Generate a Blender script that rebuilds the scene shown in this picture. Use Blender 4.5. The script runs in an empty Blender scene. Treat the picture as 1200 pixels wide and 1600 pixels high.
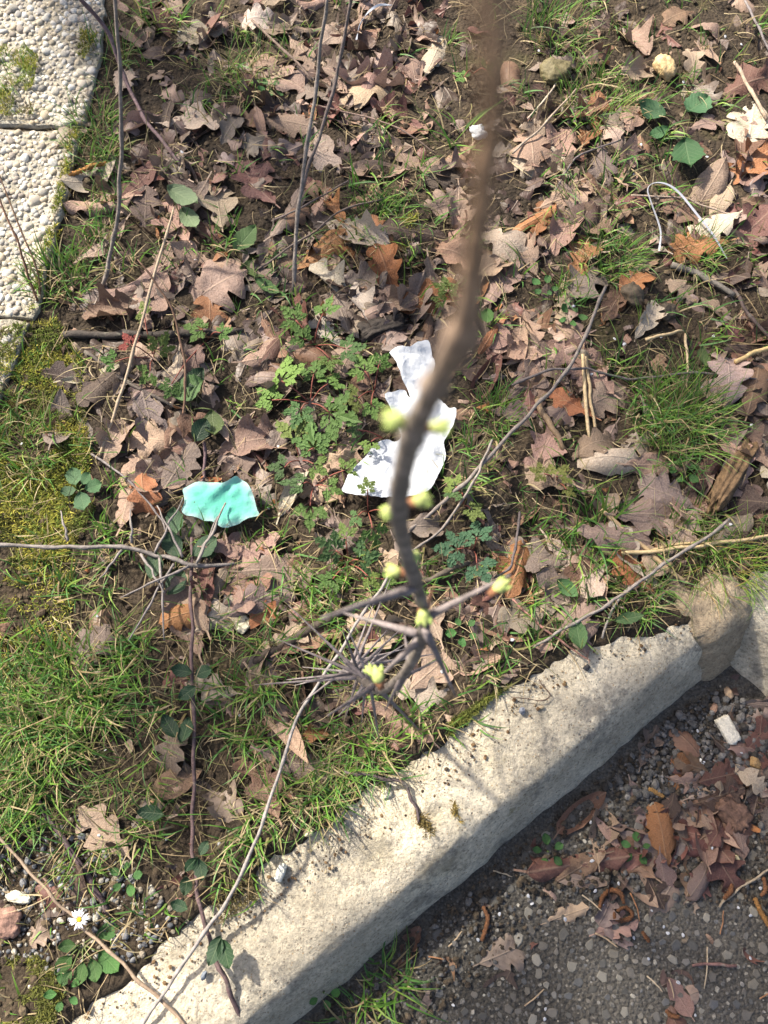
import bpy, bmesh, math, random
import numpy as np
from mathutils import Vector, Matrix
from mathutils.geometry import delaunay_2d_cdt

random.seed(7); rng = np.random.default_rng(7)
scene = bpy.context.scene
COL = scene.collection

# ------------------------------------------------------------------ camera, sky, sun, exposure
H = 1.08; TH = math.radians(18.0); F = 1331.0            # eye height (m), tilt from straight down, focal length in photo pixels
CT, ST = math.cos(TH), math.sin(TH)
cam = bpy.data.cameras.new('camera'); camo = bpy.data.objects.new('camera', cam); COL.objects.link(camo)
camo.location = (0, 0, H); camo.rotation_euler = (TH, 0, 0)
cam.sensor_fit = 'VERTICAL'; cam.sensor_height = 24.0; cam.lens = 24.0 * F / 1600.0
cam.clip_start = 0.01; cam.clip_end = 200
cam.dof.use_dof = True; cam.dof.focus_distance = 1.12; cam.dof.aperture_fstop = cam.lens / 2.7
scene.camera = camo

SUN_EL = math.radians(43); SUN_AZ = math.radians(142)     # direction towards the sun, counted from +X
world = bpy.data.worlds.new('World'); scene.world = world; world.use_nodes = True
wn = world.node_tree; sky = wn.nodes.new('ShaderNodeTexSky'); sky.sky_type = 'NISHITA'; sky.sun_disc = False
sky.sun_elevation = SUN_EL; sky.sun_rotation = math.radians(90) - SUN_AZ
sky.dust_density = 4.0; sky.ozone_density = .3; sky.air_density = .9
bgn = wn.nodes['Background']; bgn.inputs['Strength'].default_value = 0.11
wn.links.new(sky.outputs[0], bgn.inputs[0])
sl = bpy.data.lights.new('sun', 'SUN'); sl.energy = 5.0; sl.angle = math.radians(2.0); sl.color = (1.0, 0.93, 0.80)
so = bpy.data.objects.new('sun', sl); COL.objects.link(so); so.location = (-3, 3, 5)
sd = Vector((math.cos(SUN_EL) * math.cos(SUN_AZ), math.cos(SUN_EL) * math.sin(SUN_AZ), math.sin(SUN_EL)))
so.rotation_euler = sd.to_track_quat('Z', 'Y').to_euler()
scene.view_settings.view_transform = 'Standard'; scene.view_settings.look = 'None'
scene.view_settings.exposure = 1.2; scene.view_settings.gamma = 1.0

# ------------------------------------------------------------------ geometry of the view: ground points that a photo pixel shows
def gp(px, py, z=0.0):
    x = (px - 600) / F; y = (800 - py) / F
    d = (x, ST + y * CT, -CT + y * ST); t = (z - H) / d[2]
    return np.array([d[0] * t, d[1] * t, z])
def ray(px, py, depth):
    x = (px - 600) / F; y = (800 - py) / F
    return np.array([x * depth, (ST + y * CT) * depth, H + (-CT + y * ST) * depth])
def pix(x, y, z=0.0):
    dz = z - H; dep = y * ST - dz * CT; v = y * CT + dz * ST
    return 600 + F * x / dep, 800 - F * v / dep
def ppm(px, py):                                           # photo pixels per metre on the ground there
    p = gp(px, py); return F / (p[1] * ST + H * CT)

# ------------------------------------------------------------------ numpy noise
_perm = rng.random((256, 256))
def vnoise(x, y, s):
    x = np.asarray(x, float) * s; y = np.asarray(y, float) * s
    xi = np.floor(x).astype(int); yi = np.floor(y).astype(int); fx = x - xi; fy = y - yi
    fx = fx * fx * (3 - 2 * fx); fy = fy * fy * (3 - 2 * fy)
    g = lambda a, b: _perm[a % 256, b % 256]
    return (g(xi, yi) * (1 - fx) + g(xi + 1, yi) * fx) * (1 - fy) + (g(xi, yi + 1) * (1 - fx) + g(xi + 1, yi + 1) * fx) * fy - .5
def sstep(a, b, x):
    t = np.clip((x - a) / (b - a), 0, 1); return t * t * (3 - 2 * t)

# ------------------------------------------------------------------ object helpers
def tag(o, label=None, cat=None, group=None, kind=None):
    if label: o['label'] = label
    if cat: o['category'] = cat
    if group: o['group'] = group
    if kind: o['kind'] = kind
    return o
def mesh(name, v, f, m, smooth=True, col=None, uv=None):
    me = bpy.data.meshes.new(name)
    me.from_pydata([tuple(p) for p in v] if not isinstance(v, np.ndarray) else v.tolist(), [], f if isinstance(f, list) else f.tolist())
    if smooth and len(me.polygons): me.polygons.foreach_set('use_smooth', [True] * len(me.polygons))
    if col is not None:
        a = me.attributes.new('col', 'FLOAT_COLOR', 'POINT')
        c = np.ones((len(v), 4), np.float32); c[:, :3] = col; a.data.foreach_set('color', c.ravel())
    if uv is not None:
        a = me.attributes.new('luv', 'FLOAT_VECTOR', 'POINT')
        c = np.zeros((len(v), 3), np.float32); c[:, :2] = uv; a.data.foreach_set('vector', c.ravel())
    if m is not None: me.materials.append(m)
    me.update(); return me
def link(name, me, parent=None, loc=(0, 0, 0)):
    o = bpy.data.objects.new(name, me); COL.objects.link(o); o.location = loc
    if parent is not None: o.parent = parent
    return o
def obj(name, v, f, m, parent=None, loc=None, smooth=True, col=None, uv=None):
    """one mesh object; v is given in world space (relative to the parent's origin when parented) and re-centred on loc"""
    v = np.asarray(v, float)
    if loc is None: loc = (0, 0, 0)
    return link(name, mesh(name, v - np.asarray(loc), f, m, smooth, col, uv), parent, tuple(loc))
def empty(name, loc):
    o = bpy.data.objects.new(name, None); COL.objects.link(o); o.location = tuple(loc); o.empty_display_size = .02; return o
class Bag:                                                # joins many pieces of something nobody could count
    def __init__(s): s.v = []; s.f = []; s.c = []; s.u = []; s.n = 0
    def add(s, v, f, c=None, u=None):
        v = np.asarray(v, float); s.v.append(v); n = s.n
        s.f += [tuple(i + n for i in q) for q in f]
        if c is not None: s.c.append(np.broadcast_to(np.asarray(c, float), (len(v), 3)))
        if u is not None: s.u.append(u)
        s.n += len(v)
    def build(s, name, m, parent=None, smooth=True, loc=None):
        v = np.concatenate(s.v)
        return obj(name, v, s.f, m, parent, loc, smooth, np.concatenate(s.c) if s.c else None, np.concatenate(s.u) if s.u else None)

# ------------------------------------------------------------------ materials
class NT:
    def __init__(s, name):
        s.m = bpy.data.materials.new(name); s.m.use_nodes = True; s.t = s.m.node_tree; s.b = s.t.nodes['Principled BSDF']
        s.out = s.t.nodes['Material Output']; s.b.inputs['Specular IOR Level'].default_value = .3
    def n(s, typ, **kw):
        k = s.t.nodes.new(typ)
        for a, v in kw.items(): setattr(k, a, v)
        return k
    def put(s, sock, v):
        if isinstance(v, bpy.types.NodeSocket): s.t.links.new(v, sock)
        elif isinstance(v, (tuple, list)) and len(v) == 3 and sock.type == 'RGBA': sock.default_value = (*v, 1)
        else: sock.default_value = v
    def coord(s): return s.n('ShaderNodeTexCoord').outputs['Object']
    def noise(s, scale, detail=4, rough=.6, vec=None, col=False):
        k = s.n('ShaderNodeTexNoise'); k.inputs['Scale'].default_value = scale; k.inputs['Detail'].default_value = detail; k.inputs['Roughness'].default_value = rough
        s.put(k.inputs['Vector'], vec or s.coord()); return k.outputs['Color' if col else 'Fac']
    def voro(s, scale, vec=None, out='Distance'):
        k = s.n('ShaderNodeTexVoronoi'); k.inputs['Scale'].default_value = scale; s.put(k.inputs['Vector'], vec or s.coord()); return k.outputs[out]
    def ramp(s, fac, stops):
        k = s.n('ShaderNodeValToRGB'); r = k.color_ramp
        while len(r.elements) < len(stops): r.elements.new(.5)
        for e, (p, c) in zip(r.elements, stops):
            e.position = p; e.color = (*c, 1) if isinstance(c, tuple) else (c, c, c, 1)
        s.put(k.inputs['Fac'], fac); return k.outputs['Color']
    def mix(s, fac, a, b, mode='MIX'):
        k = s.n('ShaderNodeMix', data_type='RGBA', blend_type=mode); s.put(k.inputs[0], fac); s.put(k.inputs[6], a); s.put(k.inputs[7], b); return k.outputs[2]
    def math(s, op, a, b=0.0, c=0.0, clamp=False):
        k = s.n('ShaderNodeMath', operation=op, use_clamp=clamp); s.put(k.inputs[0], a); s.put(k.inputs[1], b); s.put(k.inputs[2], c); return k.outputs[0]
    def bump(s, h, strength=.5, dist=.002, normal=None):
        k = s.n('ShaderNodeBump'); k.inputs['Strength'].default_value = strength; k.inputs['Distance'].default_value = dist
        s.put(k.inputs['Height'], h)
        if normal is not None: s.put(k.inputs['Normal'], normal)
        return k.outputs[0]
    def attr(s, name, out='Color'):
        k = s.n('ShaderNodeAttribute', attribute_name=name); return k.outputs[out]
    def info(s, out='Color'): return s.n('ShaderNodeObjectInfo').outputs[out]
    def done(s, color, rough=.8, normal=None, transl=0.0):
        s.put(s.b.inputs['Base Color'], color); s.put(s.b.inputs['Roughness'], rough)
        if normal is not None: s.put(s.b.inputs['Normal'], normal)
        if transl > 0:
            t = s.n('ShaderNodeBsdfTranslucent'); s.put(t.inputs[0], color); mx = s.n('ShaderNodeMixShader'); mx.inputs[0].default_value = transl
            s.t.links.new(s.b.outputs[0], mx.inputs[1]); s.t.links.new(t.outputs[0], mx.inputs[2]); s.t.links.new(mx.outputs[0], s.out.inputs[0])
        return s.m

def m_soil():
    s = NT('soil'); c = s.coord()
    a = s.ramp(s.noise(9, 6, .65, c), [(.3, (.026, .019, .013)), (.52, (.05, .036, .023)), (.74, (.10, .072, .044))])
    b = s.ramp(s.noise(220, 4, .7, c), [(.35, .5), (.65, 1.25)])
    mossy = s.ramp(s.noise(5, 5, .6, c), [(.58, 0.), (.7, .55)])
    col = s.mix(mossy, s.mix(1., a, b, 'MULTIPLY'), (.075, .07, .024))
    far = s.ramp(s.noise(2.5, 6, .6, c), [(.4, 0.), (.6, 1.)])
    h = s.math('ADD', s.noise(120, 6, .7, c), s.math('MULTIPLY', s.voro(170, c), -.6))
    return s.done(col, .95, s.bump(h, 1., .006))
def m_asphalt():
    s = NT('asphalt'); c = s.coord()
    a = s.ramp(s.noise(6, 5, .6, c), [(.3, (.050, .045, .038)), (.52, (.090, .082, .070)), (.72, (.16, .145, .12))])
    b = s.ramp(s.noise(330, 3, .7, c), [(.35, .45), (.7, 1.5)])
    sp = s.voro(260, c, 'Color'); k = s.n('ShaderNodeSeparateColor'); s.put(k.inputs[0], sp)
    grit = s.ramp(k.outputs[0], [(.72, 0.), (.8, .7)])
    dst = s.ramp(s.voro(260, c), [(.25, 1.), (.45, 0.)])
    col = s.mix(s.math('MULTIPLY', grit, dst), s.mix(1., a, b, 'MULTIPLY'), (.16, .15, .135))
    h = s.math('ADD', s.noise(260, 5, .7, c), s.math('MULTIPLY', s.voro(190, c), -1.))
    return s.done(col, .85, s.bump(h, 1., .004))
def m_concrete(name, lo, hi, stain):
    s = NT(name); c = s.coord(); mid = tuple((x + y) / 2 for x, y in zip(lo, hi))
    a = s.ramp(s.noise(9, 7, .72, c), [(.34, lo), (.5, mid), (.60, hi)])
    sp = s.ramp(s.noise(190, 4, .75, c), [(.30, .45), (.47, .95), (.6, 1.1), (.72, 1.45)]); col = s.mix(1., a, sp, 'MULTIPLY')
    grain = s.n('ShaderNodeSeparateColor'); s.put(grain.inputs[0], s.voro(330, c, 'Color'))
    gm = s.math('MULTIPLY', s.ramp(grain.outputs[0], [(.74, 0.), (.80, .8)]), s.ramp(s.voro(330, c), [(.25, 1.), (.45, 0.)]))
    col = s.mix(gm, col, s.ramp(grain.outputs[1], [(.2, (.16, .12, .085)), (.5, (.62, .55, .42)), (.8, (.40, .27, .14))]))
    st = s.ramp(s.noise(13, 8, .72, c), [(.52, 0.), (.60, .85)]); col = s.mix(st, col, s.mix(1., stain, sp, 'MULTIPLY'))
    pits = s.ramp(s.voro(120, c), [(.0, 1.), (.20, 0.)])
    pm = s.math('MULTIPLY', pits, s.ramp(s.noise(20, 4, .6, c), [(.48, 0.), (.60, 1.)])); col = s.mix(s.math('MULTIPLY', pm, .85), col, (.12, .065, .03))
    yel = s.ramp(s.noise(7, 6, .7, c), [(.54, 0.), (.72, .42)]); col = s.mix(yel, col, s.mix(1., (.70, .57, .33), sp, 'MULTIPLY'))
    lich = s.ramp(s.noise(23, 6, .7, c), [(.64, 0.), (.70, .55)]); col = s.mix(lich, col, (.20, .18, .07))
    h = s.math('ADD', s.math('MULTIPLY', s.noise(260, 5, .8, c), 1.2), s.math('MULTIPLY', s.noise(60, 6, .75, c), 2.2)); h = s.math('SUBTRACT', h, s.math('MULTIPLY', pm, 1.2))
    return s.done(col, .92, s.bump(h, 1., .0035))
def m_leaf(name, attr=False):
    s = NT(name); c = s.coord()
    base = s.attr('col') if attr else s.info('Color')
    uv = s.attr('luv', 'Vector'); k = s.n('ShaderNodeSeparateXYZ'); s.put(k.inputs[0], uv)
    au = s.math('ABSOLUTE', k.outputs[0]); v = k.outputs[1]
    rnd = 0.5 if attr else s.info('Random')
    off = s.n('ShaderNodeVectorMath', operation='ADD'); s.put(off.inputs[0], c)
    cx = s.n('ShaderNodeCombineXYZ'); s.put(cx.inputs[0], s.math('MULTIPLY', rnd, 7.)); s.put(cx.inputs[2], s.math('MULTIPLY', rnd, 3.)); s.put(off.inputs[1], cx.outputs[0]); c2 = off.outputs[0]
    mot = s.ramp(s.noise(55, 5, .65, c2), [(.28, .62), (.5, .98), (.74, 1.22)]); col = s.mix(1., base, mot, 'MULTIPLY')
    spots = s.ramp(s.noise(150, 3, .55, c2), [(.63, 0.), (.70, .75)]); col = s.mix(spots, col, (.07, .04, .028))
    blot = s.ramp(s.noise(26, 4, .6, c2), [(.55, 0.), (.68, .5)]); col = s.mix(blot, col, s.mix(1., base, (.55, .42, .36), 'MULTIPLY'))
    rib = s.math('SUBTRACT', 1., s.math('MULTIPLY', au, 55.), clamp=True)
    lat = s.math('FRACT', s.math('MULTIPLY', s.math('SUBTRACT', v, s.math('MULTIPLY', au, .75)), 8.5))
    latv = s.math('SUBTRACT', 1., s.math('MULTIPLY', s.math('ABSOLUTE', s.math('SUBTRACT', lat, .5)), 9.), clamp=True)
    vein = s.math('MAXIMUM', rib, s.math('MULTIPLY', latv, .30))
    col = s.mix(s.math('MULTIPLY', vein, .42), col, s.mix(.35, base, (.62, .48, .33)))
    h = s.math('ADD', s.math('MULTIPLY', vein, .9), s.noise(140, 4, .6, c2))
    rgh = s.ramp(s.noise(30, 2, .5, c2), [(.3, .42), (.7, .65)])
    h = s.math('ADD', h, s.math('MULTIPLY', s.noise(40, 3, .5, c2), 1.5)); return s.done(col, rgh, s.bump(h, .7, .0014), .12)
def m_green(name, gloss=.5, spot=.35, attr=False, tr=.25):
    s = NT(name); c = s.coord(); base = s.attr('col') if attr else s.info('Color')
    uv = s.attr('luv', 'Vector'); k = s.n('ShaderNodeSeparateXYZ'); s.put(k.inputs[0], uv); au = s.math('ABSOLUTE', k.outputs[0]); v = k.outputs[1]
    col = s.mix(1., base, s.ramp(s.noise(90, 4, .6, c), [(.3, .65), (.7, 1.3)]), 'MULTIPLY')
    rib = s.math('SUBTRACT', 1., s.math('MULTIPLY', au, 40.), clamp=True)
    lat = s.math('FRACT', s.math('MULTIPLY', s.math('SUBTRACT', v, s.math('MULTIPLY', au, .8)), 7.))
    latv = s.math('SUBTRACT', 1., s.math('MULTIPLY', s.math('ABSOLUTE', s.math('SUBTRACT', lat, .5)), 7.), clamp=True)
    vein = s.math('MAXIMUM', rib, s.math('MULTIPLY', latv, .5))
    col = s.mix(s.math('MULTIPLY', vein, spot), col, s.mix(.5, base, (.3, .36, .2)))
    h = s.math('ADD', s.math('MULTIPLY', vein, -1.), s.noise(160, 3, .5, c))
    return s.done(col, gloss, s.bump(h, .5, .0012), tr)
def m_attr(name, rough=.6, tr=0.0, mott=.3, scale=120, bump=.0):
    s = NT(name); c = s.coord(); n = s.noise(scale, 4, .6, c)
    col = s.mix(1., s.attr('col'), s.ramp(n, [(.3, 1 - mott), (.7, 1 + mott)]), 'MULTIPLY')
    return s.done(col, rough, s.bump(n, 1., bump) if bump else None, tr)
def m_objcol(name, rough=.7, scale=200, mott=.35, bump=.0015, tr=0.0):
    s = NT(name); c = s.coord(); n = s.noise(scale, 4, .65, c)
    col = s.mix(1., s.info('Color'), s.ramp(n, [(.3, 1 - mott), (.7, 1 + mott)]), 'MULTIPLY')
    return s.done(col, rough, s.bump(n, .8, bump), tr)
def m_bark(name):
    s = NT(name); c = s.coord()
    n = s.noise(130, 5, .7, c); col = s.mix(1., s.info('Color'), s.ramp(n, [(.3, .5), (.7, 1.45)]), 'MULTIPLY')
    lich = s.ramp(s.noise(60, 4, .6, c), [(.6, 0.), (.72, .5)]); col = s.mix(lich, col, (.23, .22, .17))
    h = s.math('ADD', n, s.math('MULTIPLY', s.noise(420, 3, .6, c), .6))
    return s.done(col, .75, s.bump(h, .8, .0015))
def m_tissue():
    s = NT('tissue_paper'); c = s.coord(); n = s.noise(45, 6, .7, c)
    v = s.voro(38, c); v2 = s.noise(26, 3, .5, c)
    col = s.ramp(n, [(.3, (.50, .525, .57)), (.7, (.58, .60, .63))])
    dirt = s.ramp(s.noise(120, 4, .7, c), [(.70, 0.), (.78, .6)]); col = s.mix(dirt, col, (.42, .36, .28))
    h = s.math('ADD', s.math('MULTIPLY', v, 1.4), s.math('ADD', v2, s.math('MULTIPLY', n, .7)))
    return s.done(col, .9, s.bump(h, .7, .006), .2)
def m_cloth():
    s = NT('turquoise_cloth'); c = s.coord()
    e = s.attr('luv', 'Vector'); k = s.n('ShaderNodeSeparateXYZ'); s.put(k.inputs[0], e)
    n = s.noise(60, 5, .7, c)
    edge = s.math('ADD', k.outputs[0], s.math('MULTIPLY', s.math('SUBTRACT', n, .5), .8))
    col = s.ramp(edge, [(.05, (.34, .54, .50)), (.35, (.20, .56, .46)), (.9, (.13, .52, .40))])
    dots = s.ramp(s.noise(170, 2, .5, c), [(.73, 0.), (.76, .85)]); col = s.mix(dots, col, (.05, .05, .02))
    return s.done(col, .8, s.bump(s.math('ADD', s.noise(900, 2, .5, c), s.math('MULTIPLY', n, 3.)), .5, .002), .25)
M = dict(soil=m_soil(), asphalt=m_asphalt(), kerb=m_concrete('weathered_concrete', (.37, .325, .25), (.74, .655, .505), (.27, .245, .205)),
         mortar=m_concrete('brown_mortar', (.36, .28, .19), (.52, .42, .29), (.24, .19, .14)), slab=m_concrete('slab_mortar', (.33, .30, .24), (.50, .46, .38), (.27, .25, .20)),
         leaf=m_leaf('dry_leaf'), leafs=m_leaf('dry_leaf_litter', True), green=m_green('green_leaf', .55), glossy=m_green('bramble_leaf', .33, .5),
         grass=m_attr('grass_blade', .5, .35, .2, 60), straw=m_attr('straw', .7, .15, .3, 90), moss=m_attr('moss', .85, .25, .35, 200), crumbs=m_attr('crumbs', .92, 0, .4, 300, .002),
         stone=m_objcol('pebble', .65, 260), bark=m_bark('bark'), tissue=m_tissue(), cloth=m_cloth(), wood=m_objcol('wood', .8, 120, .5, .004),
         petal=m_objcol('petal', .6, 150, .08, .0005, .3), bud=m_objcol('bud', .6, 300, .2, .001, .2), stem=m_objcol('stalk', .6, 200, .3, .001, .1),
         plastic=m_objcol('plastic', .35, 80, .1, .0004, .15), stembark=m_attr('graded_bark', .7, 0, .5, 150, .0015), catkin=m_objcol('catkin', .85, 500, .6, .003))

# ------------------------------------------------------------------ layout of kerb, paving, verge
ZR = -0.085                                               # road level; the verge is at 0
q0 = gp(480, 1600, ZR)[:2]; q1 = gp(1112, 1062, ZR)[:2]
KD = (q1 - q0) / np.linalg.norm(q1 - q0); KN = np.array([KD[1], -KD[0]]); U1 = float(np.linalg.norm(q1 - q0))
def kuv(x, y): dx = np.asarray(x) - q0[0]; dy = np.asarray(y) - q0[1]; return dx * KD[0] + dy * KD[1], dx * KN[0] + dy * KN[1]
r0 = gp(1138, 1050, ZR)[:2]; r1 = gp(1200, 1102, ZR)[:2]
LD = (r1 - r0) / np.linalg.norm(r1 - r0); LN = np.array([LD[1], -LD[0]])
if np.dot(gp(1000, 1400, ZR)[:2] - r0, LN) < 0: LN = -LN
def luv(x, y): dx = np.asarray(x) - r0[0]; dy = np.asarray(y) - r0[1]; return dx * LD[0] + dy * LD[1], dx * LN[0] + dy * LN[1]
EDGE = [(-60, 1720), (100, 1592), (210, 1497), (300, 1442), (375, 1385), (440, 1325), (520, 1270), (600, 1222), (660, 1185), (740, 1120), (800, 1073), (860, 1028), (920, 1000), (1000, 978), (1090, 952), (1200, 880), (1300, 800)]
_e = np.array([kuv(*gp(a, b, .004)[:2]) for a, b in EDGE])
def edge_w(u): return np.maximum(np.interp(u, _e[:, 0], _e[:, 1]), -.180)
SLABS = [[(-320, -260), (178, -260), (166, -60), (160, 40), (146, 130), (128, 196), (-320, 186)],
         [(-320, 196), (124, 206), (96, 330), (76, 402), (52, 494), (-320, 470)],
         [(-320, 482), (44, 504), (22, 570), (-2, 632), (-60, 800), (-320, 800)]]
SLABZ = .016
slabg = [np.array([gp(a, b, SLABZ)[:2] for a, b in P]) for P in SLABS]
def inside(P, x, y):
    x = np.asarray(x, float); y = np.asarray(y, float); r = np.zeros(x.shape, bool); n = len(P)
    for i in range(n):
        (x1, y1), (x2, y2) = P[i], P[i - 1]
        c = ((y1 > y) != (y2 > y)); r ^= c & (x < (x2 - x1) * (y - y1) / ((y2 - y1) if y2 != y1 else 1e-9) + x1)
    return r
def sdist(P, x, y):                                        # distance to the outline, negative inside
    x = np.asarray(x, float); y = np.asarray(y, float); d = np.full(x.shape, 9e9); n = len(P)
    for i in range(n):
        a = P[i]; b = P[(i + 1) % n]; e = b - a; t = np.clip(((x - a[0]) * e[0] + (y - a[1]) * e[1]) / (e @ e), 0, 1)
        d = np.minimum(d, np.hypot(x - a[0] - t * e[0], y - a[1] - t * e[1]))
    return np.where(inside(P, x, y), -d, d)
MOUNDS = [(735, 765, 62, .030), (640, 352, 26, .016), (1000, 480, 40, .014), (300, 1080, 40, .010), (1100, 60, 60, .012), (60, 1560, 60, .008), (950, 640, 40, -.006)]
def ground(x, y):
    x = np.asarray(x, float); y = np.asarray(y, float)
    z = vnoise(x, y, 5.1) * .016 + vnoise(x + 3, y, 17) * .010 + vnoise(x, y + 5, 46) * .006 + vnoise(x + 9, y + 2, 120) * .0045
    for a, b, r, h in MOUNDS:
        p = gp(a, b); k = r / ppm(a, b); z = z + h * np.exp(-((x - p[0]) ** 2 + (y - p[1]) ** 2) / (k * k))
    ds = np.minimum.reduce([sdist(P, x, y) for P in slabg])
    z = z * (1 - .7 * sstep(.05, .0, ds)) + .008 * sstep(.06, .0, ds) - .05 * sstep(-.001, -.02, ds)
    u, w = kuv(x, y); jag = vnoise(x, y, 22) * .019 + vnoise(x, y, 60) * .013 + vnoise(x, y, 150) * .006
    _, w2 = luv(x, y)
    s1 = w - edge_w(u) + jag - .010; s2 = w2 + .145 + jag; s = np.minimum(s1, s2)
    z = z * (1 - .6 * sstep(-.08, -.01, s)) + .012 * sstep(-.09, -.02, s) - .035 * sstep(-.012, .016, s) - .14 * sstep(.01, .06, s)
    return z
def ground1(x, y): return float(ground(np.array([x]), np.array([y]))[0])

def axis(lo, hi, step, far):
    a = list(np.arange(lo, hi + 1e-6, step)); k = step
    left = []; p = lo
    while p > -far: k *= 1.35; p -= k; left.append(p)
    right = []; p = a[-1]; k = step
    while p < far: k *= 1.35; p += k; right.append(p)
    return np.array(left[::-1] + a + right)
def grid_faces(nx, ny):
    i = np.arange(nx - 1)[None, :] + np.arange(ny - 1)[:, None] * nx; i = i.ravel()
    return np.stack([i, i + 1, i + 1 + nx, i + nx], 1)
gx = axis(-.86, .86, .0055, 40); gy = axis(-.45, 1.45, .0055, 40)
GX, GY = np.meshgrid(gx, gy); GZ = ground(GX, GY)
g = obj('ground', np.stack([GX.ravel(), GY.ravel(), GZ.ravel()], 1), grid_faces(len(gx), len(gy)), M['soil'])
tag(g, 'crumbly dark brown soil of the verge under leaves and grass', 'ground', kind='structure')

# road: a sheet laid along the kerb
def roadz(x, y): return ZR + vnoise(x, y, 9) * .006 + vnoise(x, y, 70) * .002
ru = axis(-.5, 1.3, .008, 40); rw = np.concatenate([[-.06], axis(-.03, .95, .008, 40)[axis(-.03, .95, .008, 40) > -.031]])
RU, RW = np.meshgrid(ru, rw)
RX = q0[0] + RU * KD[0] + RW * KN[0]; RY = q0[1] + RU * KD[1] + RW * KN[1]
road = obj('road', np.stack([RX.ravel(), RY.ravel(), roadz(RX, RY).ravel()], 1), grid_faces(len(ru), len(rw))[:, ::-1], M['asphalt'])
tag(road, 'worn dark asphalt of the road with grey stones showing', 'road', kind='structure')

# kerbstones
PROF = [(-.200, -.13), (-.200, -.02), (-.195, -.002), (-.185, .005), (-.14, .008), (-.115, .009), (-.09, .008), (-.070, .006), (-.058, .002), (-.050, -.006), (-.044, -.017), (-.037, -.030), (-.029, -.046), (-.020, -.064), (-.011, -.080), (-.003, -.10), (-.001, -.14)]
def kerbstone(o2, D, N, u0, u1, label, rough=1.0, name='kerbstone', m='kerb', dw=0.0, dz=0.0):
    us = np.arange(u0, u1 + 1e-6, .006); P = np.array(PROF)
    t = np.linspace(0, 1, len(P)); tt = np.linspace(0, 1, 52); P = np.stack([np.interp(tt, t, P[:, 0]), np.interp(tt, t, P[:, 1])], 1)
    U, I = np.meshgrid(us, np.arange(len(P)), indexing='ij'); W = P[I, 0] + dw; Z = P[I, 1] + dz
    if m == 'mortar': W = np.maximum(W, -.128 + .02 * vnoise(U, Z, 40)); Z = Z - .012 * sstep(-.09, -.128, W)
    endr = np.minimum(np.abs(U - u0), np.abs(u1 - U)); rnd = np.clip(1 - endr / .02, 0, 1) ** 2
    n1 = vnoise(U + 5 * o2[0], W + Z, 14); n2 = vnoise(U, W * 1.3 + Z * 2 + 7, 45); n3 = vnoise(U + 2, W + Z * 1.7, 130)
    nose = np.exp(-((W + .052) / .018) ** 2)
    Z = Z + (n1 * .007 + n2 * .0045 + n3 * .0028) * rough - nose * np.clip(n1 + .1, 0, 1) * .008 - rnd * .012
    W = W + (vnoise(U, Z, 18) * .006 + vnoise(U + 4, Z * 2, 60) * .003) * (W > -.07) - rnd * .008 * (W > -.06)
    X = o2[0] + U * D[0] + W * N[0]; Y = o2[1] + U * D[1] + W * N[1]
    nu, nw = len(us), len(P); v = np.stack([X.ravel(), Y.ravel(), Z.ravel()], 1)
    f = [tuple(int(i) for i in q) for q in grid_faces(nw, nu)]
    f.append(tuple(range(nw))); f.append(tuple(range((nu - 1) * nw, nu * nw))[::-1])
    c = np.array([o2[0] + (u0 + u1) / 2 * D[0], o2[1] + (u0 + u1) / 2 * D[1], ZR])
    o = obj(name, v, f, M[m], loc=c)
    return tag(o, label, 'kerbstone' if m == 'kerb' else 'mortar', 'concrete kerbstones along the road' if m == 'kerb' else None)
kerbstone(q0, KD, KN, -.42, U1 + .008, 'long weathered cream concrete kerbstone between the grassy verge and the asphalt')
k2 = (-.115, .80)
kerbstone(r0, LD, LN, k2[0], k2[1], 'grey kerbstone turning away beyond the brown mortar lump', 1.2) if np.dot(LD, KD) < 2 else None

def ico(sub): 
    b = bmesh.new(); bmesh.ops.create_icosphere(b, subdivisions=sub, radius=1.0); v = np.array([p.co[:] for p in b.verts]); f = [tuple(q.index for q in t.verts) for t in b.faces]; b.free(); return v, f
ICO1, ICO2, ICO3, ICO4 = ico(1), ico(2), ico(3), ico(4)
def rock(base, seed, amp=.22, fl=(1, 1, 1), boxy=0.0):
    v, f = base; r = np.random.default_rng(abs(int(seed))); v = v.copy()
    for _ in range(7):                                     # facets: clip against random planes
        n = r.normal(size=3); n /= np.linalg.norm(n); d = r.uniform(.62, .92); k = v @ n
        v -= np.outer(np.clip(k - d, 0, None) * (.55 + boxy * .4), n)
    o = r.random(3) * 40
    n = vnoise(v[:, 0] + o[0], v[:, 1] + v[:, 2] * .7 + o[1], 1.7) + .5 * vnoise(v[:, 0] * 1.1 + v[:, 2] + o[2], v[:, 1] + o[0], 4.3)
    return v * (1 + n * amp * 2)[:, None] * np.array(fl), f
# mortar lump in the joint
kerbstone(q0, KD, KN, U1 - .014, U1 + .085, 'rough brown lump of mortar filling the joint where the kerb turns', 2.2, 'mortar_lump', 'mortar', .004, .012)
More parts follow.
